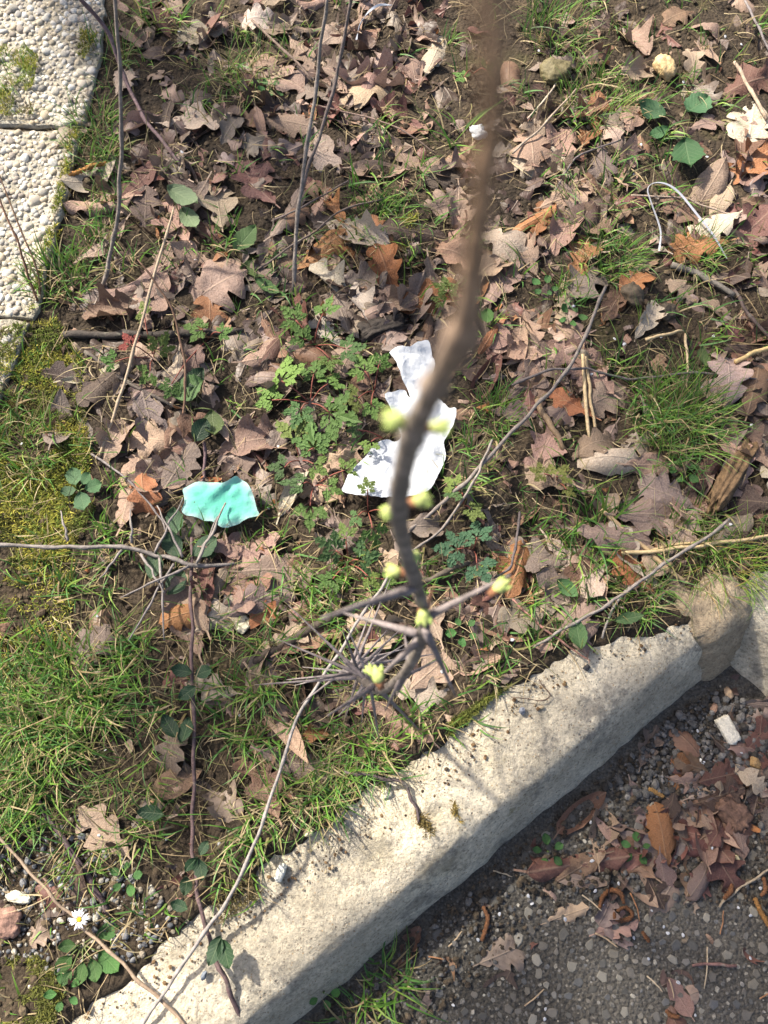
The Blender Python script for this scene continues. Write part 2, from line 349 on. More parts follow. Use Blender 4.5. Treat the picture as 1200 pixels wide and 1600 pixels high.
# ------------------------------------------------------------------ exposed-aggregate paving slabs
PEB = [mesh('pebble', *rock(ICO2, 100 + i, .12, (1, .78, .55)), M['stone']) for i in range(8)]
PEBCOL = [(.40, .37, .32), (.50, .43, .32), (.62, .57, .47), (.70, .66, .58), (.55, .48, .37), (.44, .41, .37), (.66, .60, .49), (.36, .31, .26), (.60, .50, .36), (.74, .71, .64), (.50, .44, .36), (.58, .55, .50)]
SLABLAB = ['pebbly cream paving slab with moss growing along its joint at the far end', 'sunlit cream exposed pebble slab between two mossy joints', 'pebbly slab half buried by golden moss beside the verge']
slabobj = []
for si, P in enumerate(slabg):
    dense = []
    for i in range(len(P)):
        a, b = P[i], P[(i + 1) % len(P)]; n = max(1, int(np.linalg.norm(b - a) / .012))
        for k in range(n):
            t = k / n; p = a + (b - a) * t; nn = np.array([(b - a)[1], -(b - a)[0]]); nn /= np.linalg.norm(nn)
            dense.append(p + nn * (vnoise(p[0], p[1], 60) * .009 + vnoise(p[0], p[1], 20) * .006))
    D = np.array(dense); n = len(D); c = np.append(D.mean(0), 0)
    rings = [(1, -.06), (1, SLABZ - .006), (.995, SLABZ - .001), (.985, SLABZ)]
    v = []; f = []
    for s, z in rings: v += [(c[0] + (p[0] - c[0]) * s, c[1] + (p[1] - c[1]) * s, z) for p in D]
    for r in range(len(rings) - 1):
        for i in range(n): f.append((r * n + i, r * n + (i + 1) % n, (r + 1) * n + (i + 1) % n, (r + 1) * n + i))
    f.append(tuple(range((len(rings) - 1) * n, len(rings) * n)))
    so_ = obj('paving_slab', v, f, M['slab'], loc=c, smooth=False); tag(so_, SLABLAB[si], 'paving slab', 'pebble paving slabs'); slabobj.append(so_)
    lo, hi = D.min(0), D.max(0); sp = .0095; cand = []
    ny = int((hi[1] - lo[1]) / (sp * .87)); nx = int((hi[0] - lo[0]) / sp)
    for j in range(ny):
        for i in range(nx):
            x = lo[0] + (i + .5 * (j % 2)) * sp + random.uniform(-.3, .3) * sp; y = lo[1] + j * sp * .87 + random.uniform(-.3, .3) * sp
            cand.append((x, y))
    cand = np.array(cand); d = sdist(D, cand[:, 0], cand[:, 1]); cand = cand[d < -.004]
    px, py = pix(cand[:, 0], cand[:, 1], SLABZ)
    vis = (px > -6) & (py > -6) & (py < 1606)
    bag = Bag(); parts = []
    for (x, y), isv in zip(cand, vis):
        r = min(.0105, .0046 * math.exp(random.gauss(0, .34))); parts.append((r if isv else 0, x, y, r))
    parts.sort(reverse=True)
    for i, (key, x, y, r) in enumerate(parts):
        colr = np.array(random.choice(PEBCOL)) * random.uniform(.68, 1.08); a = random.random() * 6.28; zz = SLABZ + r * random.uniform(-.10, .20)
        if key > 0 and i < 298:
            o = link('pebble', PEB[random.randrange(8)], so_, (x - c[0], y - c[1], zz - c[2])); o.rotation_euler = (random.uniform(-.3, .3), random.uniform(-.3, .3), a); o.scale = (r, r, r); o.color = (*colr, 1)
        else:
            pv, pf = rock(ICO1, i, .1, (r, r * .78, r * .55)); ca, sa = math.cos(a), math.sin(a)
            bag.add(np.stack([pv[:, 0] * ca - pv[:, 1] * sa + x - c[0], pv[:, 0] * sa + pv[:, 1] * ca + y - c[1], pv[:, 2] + zz - c[2]], 1), pf, colr)
    if bag.n: tag(bag.build('small_pebbles', M['crumbs'], so_), kind='stuff')

# ------------------------------------------------------------------ height map that things are laid on
HS = .004; hx0, hy0, hx1, hy1 = -1.5, -.9, 1.5, 2.1
hnx = int((hx1 - hx0) / HS); hny = int((hy1 - hy0) / HS)
hX, hY = np.meshgrid(hx0 + (np.arange(hnx) + .5) * HS, hy0 + (np.arange(hny) + .5) * HS)
HM = ground(hX, hY)
_u, _w = kuv(hX, hY); _u2, _w2 = luv(hX, hY)
rd = (_w > -.004) & (_w2 > -.004); HM = np.where(rd, np.maximum(HM, roadz(hX, hY) + .002), HM)
_p = np.array(PROF)
def kz(w): return np.interp(w, _p[3:, 0], _p[3:, 1])
on1 = (_w > -.19) & (_w <= 0) & (_u < U1); HM = np.where(on1, np.maximum(HM, kz(_w) + .001), HM)
on2 = (_w2 > -.19) & (_w2 <= 0) & (_u2 > 0); HM = np.where(on2, np.maximum(HM, kz(_w2) + .001), HM)
for P in slabg: HM = np.where(inside(P, hX, hY), SLABZ + .003, HM)
BASEH = HM.copy()
def hidx(x, y): return np.clip(((np.asarray(y) - hy0) / HS).astype(int), 0, hny - 1), np.clip(((np.asarray(x) - hx0) / HS).astype(int), 0, hnx - 1)
def hz(x, y, base=False): return (BASEH if base else HM)[hidx(np.asarray(x, float), np.asarray(y, float))]

# density of leaves and grass over the verge and road, read on a 100 px raster of ground spots
def dmap(rows): return np.array([[int(c) for c in r] for r in rows], float)
LEAFD = dmap('016688723401 015588622343 027766456536 026675378756 026888675335 025556567315 047434355415 024652112415 011452356543 021653475210 011154451013 100043200013 002221000335 111000002331 200000110110 000000100010'.split())
GRASD = dmap('033532224532 353543336743 164534534534 164538434575 463323455642 243322224673 533222234794 644323253573 466556545876 676565445696 886666544200 985666510000 876674000000 455530000000 333200000000 131001200000'.split())
def dens(D, px, py):
    x = np.clip(np.asarray(px, float) / 100 - .5, 0, 10.999); y = np.clip(np.asarray(py, float) / 100 - .5, 0, 14.999)
    i = x.astype(int); j = y.astype(int); fx = x - i; fy = y - j
    return (D[j, i] * (1 - fx) + D[j, i + 1] * fx) * (1 - fy) + (D[j + 1, i] * (1 - fx) + D[j + 1, i + 1] * fx) * fy

# ------------------------------------------------------------------ road stones and gravel
def flat_stone(seed):                                       # angular chip of aggregate, worn flat on top
    r = np.random.default_rng(seed); n = int(r.integers(5, 9)); a = np.sort(np.linspace(0, 6.283, n, endpoint=False) + r.normal(0, .18, n)); R_ = r.uniform(.68, 1.05, n); v = []
    for k, z in ((1.0, -.35), (1.0, .05), (.80, .22)): v += [(math.cos(t) * q * k, math.sin(t) * q * k * .8, z + r.normal() * .03) for t, q in zip(a, R_)]
    f = [(i + j * n, (i + 1) % n + j * n, (i + 1) % n + (j + 1) * n, i + (j + 1) * n) for j in range(2) for i in range(n)]; f.append(tuple(range(2 * n, 3 * n))); return np.array(v), f
ROADP = [mesh('stone', *flat_stone(300 + i), M['stone'], smooth=False) for i in range(16)]
RCOL = [(.15, .142, .13), (.19, .178, .16), (.12, .12, .12), (.22, .20, .165), (.16, .145, .125), (.105, .10, .09), (.27, .25, .21)]
cand = []
for _ in range(30000):
    px = random.uniform(200, 1750); py = random.uniform(1040, 2050); p = gp(px, py, ZR); _, w = kuv(p[0], p[1]); _, w2 = luv(p[0], p[1])
    if w < .012 or w2 < .012: continue
    r = min(.0095, .0031 * math.exp(random.gauss(0, .5)))
    if w < .10 and random.random() < .45 : continue
    cand.append((r, p[0], p[1], px, py))
cand.sort(reverse=True); used = {}; bag = Bag(); npart = 0
for r, x, y, px, py in cand:
    ok = True; ci, cj = int(x / .02), int(y / .02)
    for a in range(-1, 2):
        for b in range(-1, 2):
            for (x2, y2, r2) in used.get((ci + a, cj + b), ()):
                if math.hypot(x - x2, y - y2) < (r + r2) * .88: ok = False
    if not ok: continue
    used.setdefault((ci, cj), []).append((x, y, r)); zz = roadz(x, y) + r * random.uniform(-.16, -.03); colr = np.array(random.choice(RCOL)) * random.uniform(.7, 1.15); a = random.random() * 6.28
    if npart < 295 and px < 1210 and py < 1610:
        o = link('stone', ROADP[random.randrange(16)], road, (x, y, zz)); o.rotation_euler = (random.uniform(-.15, .15), random.uniform(-.15, .15), a); o.scale = (r, r, r); o.color = (*colr, 1); npart += 1
    else:
        pv, pf = flat_stone(abs(int(x * 1e5))); pv = pv * r; ca, sa = math.cos(a), math.sin(a)
        bag.add(np.stack([pv[:, 0] * ca - pv[:, 1] * sa + x, pv[:, 0] * sa + pv[:, 1] * ca + y, pv[:, 2] + zz], 1), pf, colr)
tag(bag.build('small_stones', M['crumbs'], road, smooth=False), kind='stuff')

def scatter_crumbs(name, label, cat, n, where, rmean, cols, m='crumbs', base=ICO1):
    bag = Bag()
    for i in range(n):
        px, py = where()
        z0 = 0 if kuv(*gp(px, py)[:2])[1] < -.02 else ZR
        p = gp(px, py, z0); z = float(hz(p[0], p[1], True)); r = min(rmean * 2.6, rmean * math.exp(random.gauss(0, .45)))
        pv, pf = rock(base, i, .15, (r, r * .8, r * .65)); a = random.random() * 6.28; ca, sa = math.cos(a), math.sin(a)
        bag.add(np.stack([pv[:, 0] * ca - pv[:, 1] * sa + p[0], pv[:, 0] * sa + pv[:, 1] * ca + p[1], pv[:, 2] + z + r * .3], 1), pf, np.array(random.choice(cols)) * random.uniform(.7, 1.2))
    return tag(bag.build(name, M[m], smooth=False), label, cat, kind='stuff')
def rect(a, b, c, d): return lambda: (random.uniform(a, c), random.uniform(b, d))
def poly(P, sub=None):
    P = np.array(P, float); lo, hi = P.min(0), P.max(0)
    def f():
        while True:
            x = random.uniform(lo[0], hi[0]); y = random.uniform(lo[1], hi[1])
            if inside(P, x, y): return x, y
    return f
def verge_pix():
    while True:
        px = random.uniform(-480, 1680); py = random.uniform(-380, 1800); p = gp(px, py); u, w = kuv(p[0], p[1]); _, w2 = luv(p[0], p[1])
        if min(w - float(edge_w(u)), w2 + .15) < -.02 and not any(bool(inside(P, p[0], p[1])) for P in slabg): return px, py
SOILC = [(.06, .042, .027), (.09, .065, .04), (.045, .032, .022), (.12, .09, .055)]
scatter_crumbs('soil_crumbs', 'loose brown crumbs of soil scattered over the verge', 'soil', 9000, verge_pix, .0028, SOILC)
scatter_crumbs('gravel', 'loose grey gravel beside the daisy at the verge edge', 'gravel', 750, poly([(-40, 1290), (120, 1270), (260, 1400), (300, 1440), (210, 1500), (110, 1500), (-40, 1500)]), .0021, [(.10, .105, .115), (.15, .15, .155), (.07, .07, .075), (.20, .17, .13), (.30, .28, .24)], base=ICO2)
scatter_crumbs('kerb_grit', 'dark grit gathered in the corner of the kerb', 'grit', 1300, poly([(1120, 1075), (1210, 1120), (1210, 1230), (980, 1250), (940, 1230), (1050, 1120)]), .0025, [(.07, .068, .066), (.11, .105, .10), (.045, .04, .035), (.16, .15, .14)], base=ICO2)
scatter_crumbs('road_dirt', 'dark crumbs of dirt along the foot of the kerb', 'dirt', 1900, poly([(340, 1720), (1110, 1062), (1400, 1280), (1300, 1420), (900, 1400), (520, 1720)]), .0024, [(.035, .027, .02), (.06, .045, .03), (.085, .065, .045), (.10, .095, .09)])

scatter_crumbs('kerb_crumbs', 'brown crumbs of soil scattered on top of the kerbstone', 'soil', 500, poly([(130, 1590), (300, 1455), (520, 1285), (660, 1200), (760, 1125), (880, 1035), (1070, 965), (1090, 990), (900, 1060), (700, 1240), (500, 1370), (240, 1560)]), .0013, [(.10, .06, .03), (.16, .10, .05), (.05, .035, .025), (.30, .24, .16)])
# ------------------------------------------------------------------ leaves
def leaf_mesh(name, kind, seed, m):
    r = np.random.default_rng(seed); NTT = 34 if kind in ('oak', 'redoak') else 12
    t = np.linspace(0, 1, NTT)
    if kind == 'oak':
        env = np.sin(math.pi * np.clip(t, 0, 1) ** 1.25) ** .75 * .33 * r.uniform(.9, 1.15); nl = r.choice([3.0, 3.5, 4.0]); dep = r.uniform(.42, .62)
    elif kind == 'redoak':
        env = np.sin(math.pi * np.clip(t, 0, 1) ** 1.1) ** .6 * .36; nl = r.choice([2.6, 3.0]); dep = r.uniform(.6, .72)
    elif kind == 'lance': env = np.sin(math.pi * t ** .85) ** .9 * r.uniform(.11, .15); nl = 1; dep = 0
    else: env = np.sin(math.pi * t ** .8) ** .75 * r.uniform(.24, .32); nl = 1; dep = 0
    cols = [-1, -.7, -.36, 0, .36, .7, 1]; sides = {}
    for s in (-1, 1):
        ph = r.uniform(0, .3) + (0 if s < 0 else .18); lob = .5 + .5 * np.cos(2 * math.pi * (nl * t + ph) + .5 * np.sin(5 * t + ph * 9))
        w = env * (1 - dep * lob ** (2.6 if kind == 'oak' else 1.0)) * (1 + r.normal(size=NTT) * .035)
        if r.random() < .3:                                   # a torn or eaten bit
            k = r.uniform(.3, .8); w = w * (1 - .55 * np.exp(-((t - k) / .05) ** 2))
        sides[s] = np.maximum(w, .004); 
    v = []; uv = []
    fwd = .30 if dep else .0
    cx = r.normal() * .95 - .05; cy = r.normal() * .55; tw = r.normal() * .35; pho = r.random(4) * 6.28; am = r.uniform(.012, .034); edge = r.uniform(-1.0, .7)
    for i, tt in enumerate(t):
        for c in cols:
            w = sides[-1 if c < 0 else 1][i]; x = c * w; y = tt + fwd * abs(x) * (1 - tt) - .06
            z = cx * x * x * 1.6 + cy * (tt - .5) ** 2 + tw * x * (tt - .5) + am * math.sin(9 * tt + pho[0]) * (abs(c) + .2) + am * .9 * math.sin(13 * x + 6 * tt + pho[1]) + edge * max(0, abs(x) - .16) ** 1.3 * 1.2 + am * .6 * math.sin(22 * tt + 9 * c + pho[2]) * abs(c)
            x = x * (1 - min(.35, abs(cx) * abs(x)))
            v.append((x, y - .45, z)); uv.append((x, tt))
    f = []
    for i in range(NTT - 1):
        for c in range(6): a = i * 7 + c; f.append((a, a + 1, a + 8, a + 7))
    n = len(v); pw = .012                                     # stalk
    bx, by, bz = v[3]; v += [(-pw, by + .03, bz), (pw, by + .03, bz), (pw * .8 + .02 * cx, by - .11, bz + .03), (-pw * .8 + .02 * cx, by - .11, bz + .03)]; uv += [(0, 0)] * 4; f.append((n, n + 1, n + 2, n + 3))
    v = np.array(v); v[:, 2] -= np.median(v[:, 2])
    return mesh(name, v, f, m, uv=np.array(uv)), v, f, np.array(uv)
LEAFTYPES = {k: [leaf_mesh('oak_leaf' if 'oak' in k else 'dry_leaf', k, 40 * j + 500 + i, M['leaf']) for i in range(n)] for j, (k, n) in enumerate([('oak', 30), ('redoak', 7), ('lance', 7), ('ovate', 9)])}
LC = dict(pale=('pale tan', (.44, .355, .285)), pink=('pinkish brown', (.27, .182, .142)), grey=('grey brown', (.195, .148, .124)), tan=('tan', (.33, .235, .170)),
          rust=('rust orange', (.28, .125, .055)), dark=('dark brown', (.075, .050, .041)), red=('reddish brown', (.14, .066, .053)), brown=('mid brown', (.19, .112, .075)))
LKIND = dict(oak='oak leaf', redoak='pointed leaf', lance='narrow leaf', ovate='oval leaf')
MARK = [((100, 240), 'the sunlit pebble slab'), ((150, 110), 'the mossy slab corner'), ((650, 580), 'the tissue top'), ((610, 750), 'the lower tissue edge'), ((350, 800), 'the turquoise cloth'), ((550, 1040), 'the blackthorn spines'),
        ((490, 540), 'the largest herb clump'), ((470, 720), 'the smaller herb clump'), ((1060, 655), 'the dense grass tuft'), ((1050, 300), 'the looping white strap'), ((1130, 400), 'the lower strap end'), ((1062, 195), 'the dock plant'),
        ((90, 1090), 'the lush long grass'), ((590, 350), 'the bright grass tuft'), ((460, 450), 'the twin upright twigs'), ((1145, 740), 'the rotten wood'), ((930, 835), 'the leafy broad grass'), ((240, 522), 'the black stick'), ((160, 450), 'the lone upright twig'),
        ((735, 765), 'the soil mound'), ((920, 620), 'the twin straw stalks'), ((1037, 113), 'the yellowish stone'), ((866, 124), 'the mossy soil lump'), ((570, 30), 'the bluish strap loop'), ((300, 1080), 'the bramble leaf pairs'), ((450, 990), 'the dark broken stick'),
        ((390, 130), 'the dry grass tuft'), ((285, 345), 'the folded dock leaves'), ((715, 225), 'the long grass blades'), ((1100, 435), 'the grey split stick'), ((80, 700), 'the golden moss'), ((200, 857), 'the grey thorny twig'), ((960, 860), 'the golden straw'), ((165, 560), 'the bent dark stick'), ((985, 455), 'the soil clods')]
RMARK = [((1134, 1141), 'the white stone chip'), ((1128, 1005), 'the mortar lump'), ((900, 1250), 'the long kerbstone foot'), ((955, 1410), 'the curled catkins'), ((1148, 1345), 'the pale seed cluster'), ((1176, 1192), 'the golden brown pebble'), ((603, 1535), 'the kerb grass tuft'), ((1115, 1508), 'the small reddish twig'), ((1190, 1275), 'the reddish bark heap'), ((990, 1325), 'the two leaved weed')]
def zbase(px, py):
    p = gp(px, py); u, w = kuv(p[0], p[1]); _, w2 = luv(p[0], p[1]); return ZR if (w > -.005 and w2 > -.005) else 0
MKG = [(gp(a, b)[:2], t) for (a, b), t in MARK]; RKG = [(gp(a, b, ZR)[:2], t) for (a, b), t in RMARK]; ALL_LEAVES = []
def marks_near(px, py):
    zb = zbase(px, py); p = gp(px, py, zb)[:2]; return [t for _, t in sorted((float(np.hypot(*(q - p))), t) for q, t in (RKG if zb < 0 else MKG))[:3]]
def label_leaves():
    def regroup(L, f):
        g = {}
        for e in L: g.setdefault(f(e), []).append(e)
        return g
    for e in ALL_LEAVES: e['lab'] = f"{e['col']} {e['kind']} lying near {e['m'][0]}"
    for lab, L in regroup(ALL_LEAVES, lambda e: e['lab']).items():
        if len(L) > 1:
            for e in L: e['lab'] = f"{e['col']} {e['kind']} between {e['m'][0]} and {e['m'][1]}"
    for lab, L in regroup(ALL_LEAVES, lambda e: e['lab']).items():
        if len(L) > 1:
            L.sort(key=lambda e: e['s']); k = ['smallest', 'middle sized', 'largest'] if len(L) > 2 else ['smaller', 'larger']
            for i, e in enumerate(L):
                w = k[0] if i == 0 else k[-1] if i == len(L) - 1 else (k[1] if len(L) == 3 else None)
                if w: e['lab'] = w + ' ' + e['lab']
    for lab, L in regroup(ALL_LEAVES, lambda e: e['lab']).items():
        for e in L: tag(e['o'], lab, 'leaf', 'fallen leaves: ' + lab if len(L) > 1 else ('fallen leaves on the road' if e['road'] else 'fallen leaves on the verge'))
def lay(v, x, y, s, ang, push=62, tilt=.18):
    """rotation matrix and position so that a flat thing of local vertices v lies on what is already there"""
    ca, sa = math.cos(ang), math.sin(ang); wx = (v[:, 0] * ca - v[:, 1] * sa) * s + x; wy = (v[:, 0] * sa + v[:, 1] * ca) * s + y
    h = hz(wx, wy) - v[:, 2] * s * .0
    A = np.stack([wx - x, wy - y, np.ones(len(wx))], 1); co, *_ = np.linalg.lstsq(A, h, rcond=None)
    gxx, gyy = np.clip(co[0], -.25, .25) + random.gauss(0, tilt), np.clip(co[1], -.25, .25) + random.gauss(0, tilt)
    nrm = Vector((-gxx, -gyy, 1)).normalized(); q = Vector((0, 0, 1)).rotation_difference(nrm).to_matrix() @ Matrix.Rotation(ang, 3, 'Z')
    R = np.array(q); wv = (v * s) @ R.T; hh = hz(wv[:, 0] + x, wv[:, 1] + y); z = float(np.percentile(hh - wv[:, 2], push))
    wv = wv + np.array([x, y, z]); i = hidx(wv[:, 0], wv[:, 1])
    HM[i] = np.maximum(HM[i], np.minimum(wv[:, 2], HM[i] + .005))
    return q, (x, y, z), wv
def col_jit(c): k = random.uniform(.78, 1.2); return tuple(min(.85, a * k * random.uniform(.94, 1.06)) for a in c)
def place_leaf(px, py, lpx, ang, ckey, kind='oak', tilt=.10, mi=None):
    L = LEAFTYPES[kind]; me, v, f, uv = L[random.randrange(len(L)) if mi is None else mi]
    p = gp(px, py, zbase(px, py)); s = lpx * 1.12 / ppm(px, py); q, loc, _ = lay(v, p[0], p[1], s, math.radians(ang) - math.pi / 2, 62, tilt)
    o = bpy.data.objects.new(me.name.split('.')[0], me); COL.objects.link(o); o.location = loc; o.rotation_euler = q.to_euler(); o.scale = (s, s, s)
    o.color = (*col_jit(LC[ckey][1]), 1)
    ALL_LEAVES.append(dict(o=o, col=LC[ckey][0], kind=LKIND[kind], s=s, m=marks_near(px, py), road=zbase(px, py) < 0)); return o
def pick_col(road=False):
    return random.choices(['pale', 'pink', 'grey', 'tan', 'rust', 'dark', 'red', 'brown'], [9, 33, 22, 11, 6, 7, 5, 10] if not road else [3, 18, 18, 6, 7, 18, 18, 16])[0]
# lower layer of litter, too many and too buried to count
bag = Bag(); cnt = 0
while cnt < 1350:
    px = random.uniform(-480, 1700); py = random.uniform(-420, 1700); d = float(dens(LEAFD, px, py)) / 9
    if random.random() > d ** 1.2: continue
    p = gp(px, py, zbase(px, py)); u, w = kuv(p[0], p[1])
    if w > float(edge_w(u)) - .02 and w < .03: continue
    if any(bool(inside(P, p[0], p[1])) for P in slabg): continue
    kind = random.choices(['oak', 'redoak', 'lance', 'ovate'], [12, 1, 1, 3])[0]; me, v, f, uv = random.choice(LEAFTYPES[kind])
    s = random.uniform(.05, .09); _, _, wv = lay(v, p[0], p[1], s, random.random() * 6.28, 45, .16)
    bag.add(wv, f, col_jit(LC[random.choice(['pink', 'grey', 'dark', 'brown', 'dark', 'dark', 'grey', 'red', 'dark'])][1]), uv); cnt += 1
for _ in range(650):                                      # broken fragments
    while True:
        px = random.uniform(-200, 1400); py = random.uniform(-200, 1640)
        if random.random() < .12 + float(dens(LEAFD, px, py)) / 9: break
    zb = zbase(px, py); p = gp(px, py, zb); u, w = kuv(p[0], p[1])
    if (w > float(edge_w(u)) - .01 and w < .02) or any(bool(inside(P, p[0], p[1])) for P in slabg): continue
    me, v, f, uv = random.choice(LEAFTYPES['oak']); i0 = random.randrange(3, 22); n_ = random.randrange(4, 9); vv = v[i0 * 7:(i0 + n_) * 7].copy(); vv -= vv.mean(0)
    _, _, wv = lay(vv, p[0], p[1], random.uniform(.03, .075), random.random() * 6.28, 55, .3)
    bag.add(wv, [(i * 7 + c, i * 7 + c + 1, i * 7 + c + 8, i * 7 + c + 7) for i in range(n_ - 1) for c in range(6)], col_jit(LC[random.choice(['pink', 'grey', 'dark', 'brown', 'dark', 'tan', 'rust', 'red'])][1]), uv[i0 * 7:(i0 + n_) * 7])
tag(bag.build('leaf_litter', M['leafs']), 'lower layer of brown decaying leaf litter under the loose leaves', 'leaf litter', kind='stuff')

# ------------------------------------------------------------------ grass, dry grass, moss
CLOTH = [(292, 773), (300, 767), (310, 763), (330, 762), (345, 764), (353, 767), (362, 763), (373, 755), (380, 757), (388, 762), (394, 770), (398, 778), (402, 790), (405, 803), (409, 812), (400, 816), (393, 818), (384, 822), (375, 827), (364, 830), (352, 832), (344, 828), (336, 823), (326, 821), (316, 818), (304, 815), (294, 812), (290, 805), (294, 793)]
TISSUE = [(608, 566), (622, 556), (640, 556), (652, 546), (668, 543), (674, 560), (679, 578), (673, 600), (668, 612), (690, 632), (700, 645), (711, 648), (708, 668), (697, 690), (692, 700), (695, 722), (684, 752), (672, 776), (655, 786), (620, 788), (596, 790), (562, 785), (537, 780), (540, 765), (553, 742), (570, 722), (584, 702), (604, 694), (616, 697), (626, 693), (622, 680), (615, 664), (609, 648), (601, 631), (618, 624), (632, 622), (636, 630), (640, 634), (636, 620), (628, 606), (620, 584)]
def blades(bag, P, L, az, lean0, lean1, width, cols, seg=4, clamp=False, swirl=None):
    n = len(P); k = np.arange(seg + 1) / seg; pts = np.zeros((n, seg + 1, 3)); pts[:, 0] = P; a = az.copy()
    for i in range(seg):
        ln = lean0 + (lean1 - lean0) * (i + .5) / seg; st = L / seg
        if swirl is not None: a = a + swirl / seg
        pts[:, i + 1, 0] = pts[:, i, 0] + st * np.sin(ln) * np.cos(a); pts[:, i + 1, 1] = pts[:, i, 1] + st * np.sin(ln) * np.sin(a); pts[:, i + 1, 2] = pts[:, i, 2] + st * np.cos(ln)
        if clamp: pts[:, i + 1, 2] = np.maximum(pts[:, i + 1, 2], hz(pts[:, i + 1, 0], pts[:, i + 1, 1]) + .001)
    sx, sy = -np.sin(az), np.cos(az); verts = np.zeros((n, 2 * seg + 1, 3)); cc = np.zeros((n, 2 * seg + 1, 3))
    for i in range(seg):
        w = width * (1 - (i / seg) ** 1.6) * .5
        for j, sg in ((0, -1), (1, 1)):
            verts[:, 2 * i + j] = pts[:, i]; verts[:, 2 * i + j, 0] += sg * w * sx; verts[:, 2 * i + j, 1] += sg * w * sy; verts[:, 2 * i + j, 2] += sg * w * .35
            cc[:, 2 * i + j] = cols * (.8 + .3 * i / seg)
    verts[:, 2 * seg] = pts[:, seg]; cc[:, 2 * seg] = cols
    f = []
    for b in range(n):
        o = b * (2 * seg + 1)
        for i in range(seg - 1): f.append((o + 2 * i, o + 2 * i + 1, o + 2 * i + 3, o + 2 * i + 2))
        f.append((o + 2 * seg - 2, o + 2 * seg - 1, o + 2 * seg))
    bag.add(verts.reshape(-1, 3), f, cc.reshape(-1, 3))
GG = np.array([(.11, .235, .035), (.085, .19, .035), (.15, .28, .045), (.20, .30, .06), (.06, .145, .035), (.095, .21, .055)])
GD = np.array([(.34, .26, .14), (.42, .34, .20), (.27, .20, .11), (.22, .20, .08)])
def gcols(n, dry=.15):
    c = GG[rng.integers(0, len(GG), n)] * rng.uniform(.75, 1.25, (n, 1)); d = rng.random(n) < dry; c[d] = GD[rng.integers(0, len(GD), d.sum())] * rng.uniform(.8, 1.15, (d.sum(), 1)); return c
def onverge(px, py, m=.004):
    if any(bool(inside(np.array(Q, float), px, py)) for Q in (TISSUE, CLOTH)) : return False
    p = gp(px, py); u, w = kuv(p[0], p[1]); _, w2 = luv(p[0], p[1])
    return min(w - float(edge_w(u)), w2 + .15) < m and not any(bool(inside(P, p[0], p[1])) for P in slabg)
bag = Bag(); pts = []
while len(pts) < 2100:                                      # small clumps
    px = random.uniform(-480, 1700); py = random.uniform(-420, 1850)
    if random.random() < (float(dens(GRASD, px, py)) / 9) ** 1.35 * float(sstep(-.12, .12, vnoise(*gp(px, py)[:2], 19) + .5 * vnoise(*gp(px, py)[1::-1], 41))) and onverge(px, py): pts.append((px, py))
Pb = []; az = []; LL = []
for px, py in pts:
    p = gp(px, py); d = float(dens(GRASD, px, py)) / 9; k = random.randint(3, 6 + int(9 * d)); main = random.random() * 6.28
    for _ in range(k):
        x = p[0] + random.gauss(0, .007); y = p[1] + random.gauss(0, .007); Pb.append((x, y, 0)); az.append(main + random.gauss(0, 1.3)); LL.append(random.uniform(.015, .055) * (.7 + .7 * d))
Pb = np.array(Pb); Pb[:, 2] = hz(Pb[:, 0], Pb[:, 1], True) - .002; n = len(Pb)
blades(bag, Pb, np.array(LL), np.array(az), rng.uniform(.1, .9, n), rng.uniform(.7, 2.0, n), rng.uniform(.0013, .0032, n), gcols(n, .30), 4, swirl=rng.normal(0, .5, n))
tag(bag.build('grass', M['grass']), 'short green grass growing through the verge', 'grass', kind='stuff')
bag = Bag(); Pb = []; 
while len(Pb) < 6200:
    px = random.uniform(-480, 1700); py = random.uniform(-400, 1850)
    if random.random() < .25 + (float(dens(GRASD, px, py)) / 9) ** 1.2 and onverge(px, py): p = gp(px, py); Pb.append((p[0], p[1], 0))
Pb = np.array(Pb); n = len(Pb); Pb[:, 2] = hz(Pb[:, 0], Pb[:, 1]) + .001
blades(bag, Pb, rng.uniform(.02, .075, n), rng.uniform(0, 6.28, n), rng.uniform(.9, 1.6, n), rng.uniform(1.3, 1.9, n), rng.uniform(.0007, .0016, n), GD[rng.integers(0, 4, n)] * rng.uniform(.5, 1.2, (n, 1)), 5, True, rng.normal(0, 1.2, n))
tag(bag.build('dry_grass', M['straw']), 'thin dry straw coloured grass stems tangled over the verge', 'dry grass', kind='stuff')
def tuft(px, py, rpx, n, L, label, dry=.05, wd=(.001, .002), up=(.05, .9), colr=None, z0=0):
    p = gp(px, py, z0); R = rpx / ppm(px, py); z = float(hz(p[0], p[1], True)); bag = Bag(); a = rng.uniform(0, 6.28, n); rr = R * np.sqrt(rng.random(n)) * .85
    P = np.stack([p[0] + rr * np.cos(a), p[1] + rr * np.sin(a), np.zeros(n)], 1); P[:, 2] = hz(P[:, 0], P[:, 1], True) - .003
    l0 = rng.uniform(up[0], up[1], n); c = gcols(n, dry + .14)
    if colr is not None: c = c * np.array(colr)
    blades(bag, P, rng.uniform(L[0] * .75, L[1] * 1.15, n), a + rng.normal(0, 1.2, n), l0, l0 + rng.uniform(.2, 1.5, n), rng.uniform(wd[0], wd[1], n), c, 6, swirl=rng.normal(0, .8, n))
    return tag(bag.build('grass_tuft', M['grass'], loc=(p[0], p[1], z)), label, 'grass tuft', 'grass tufts')
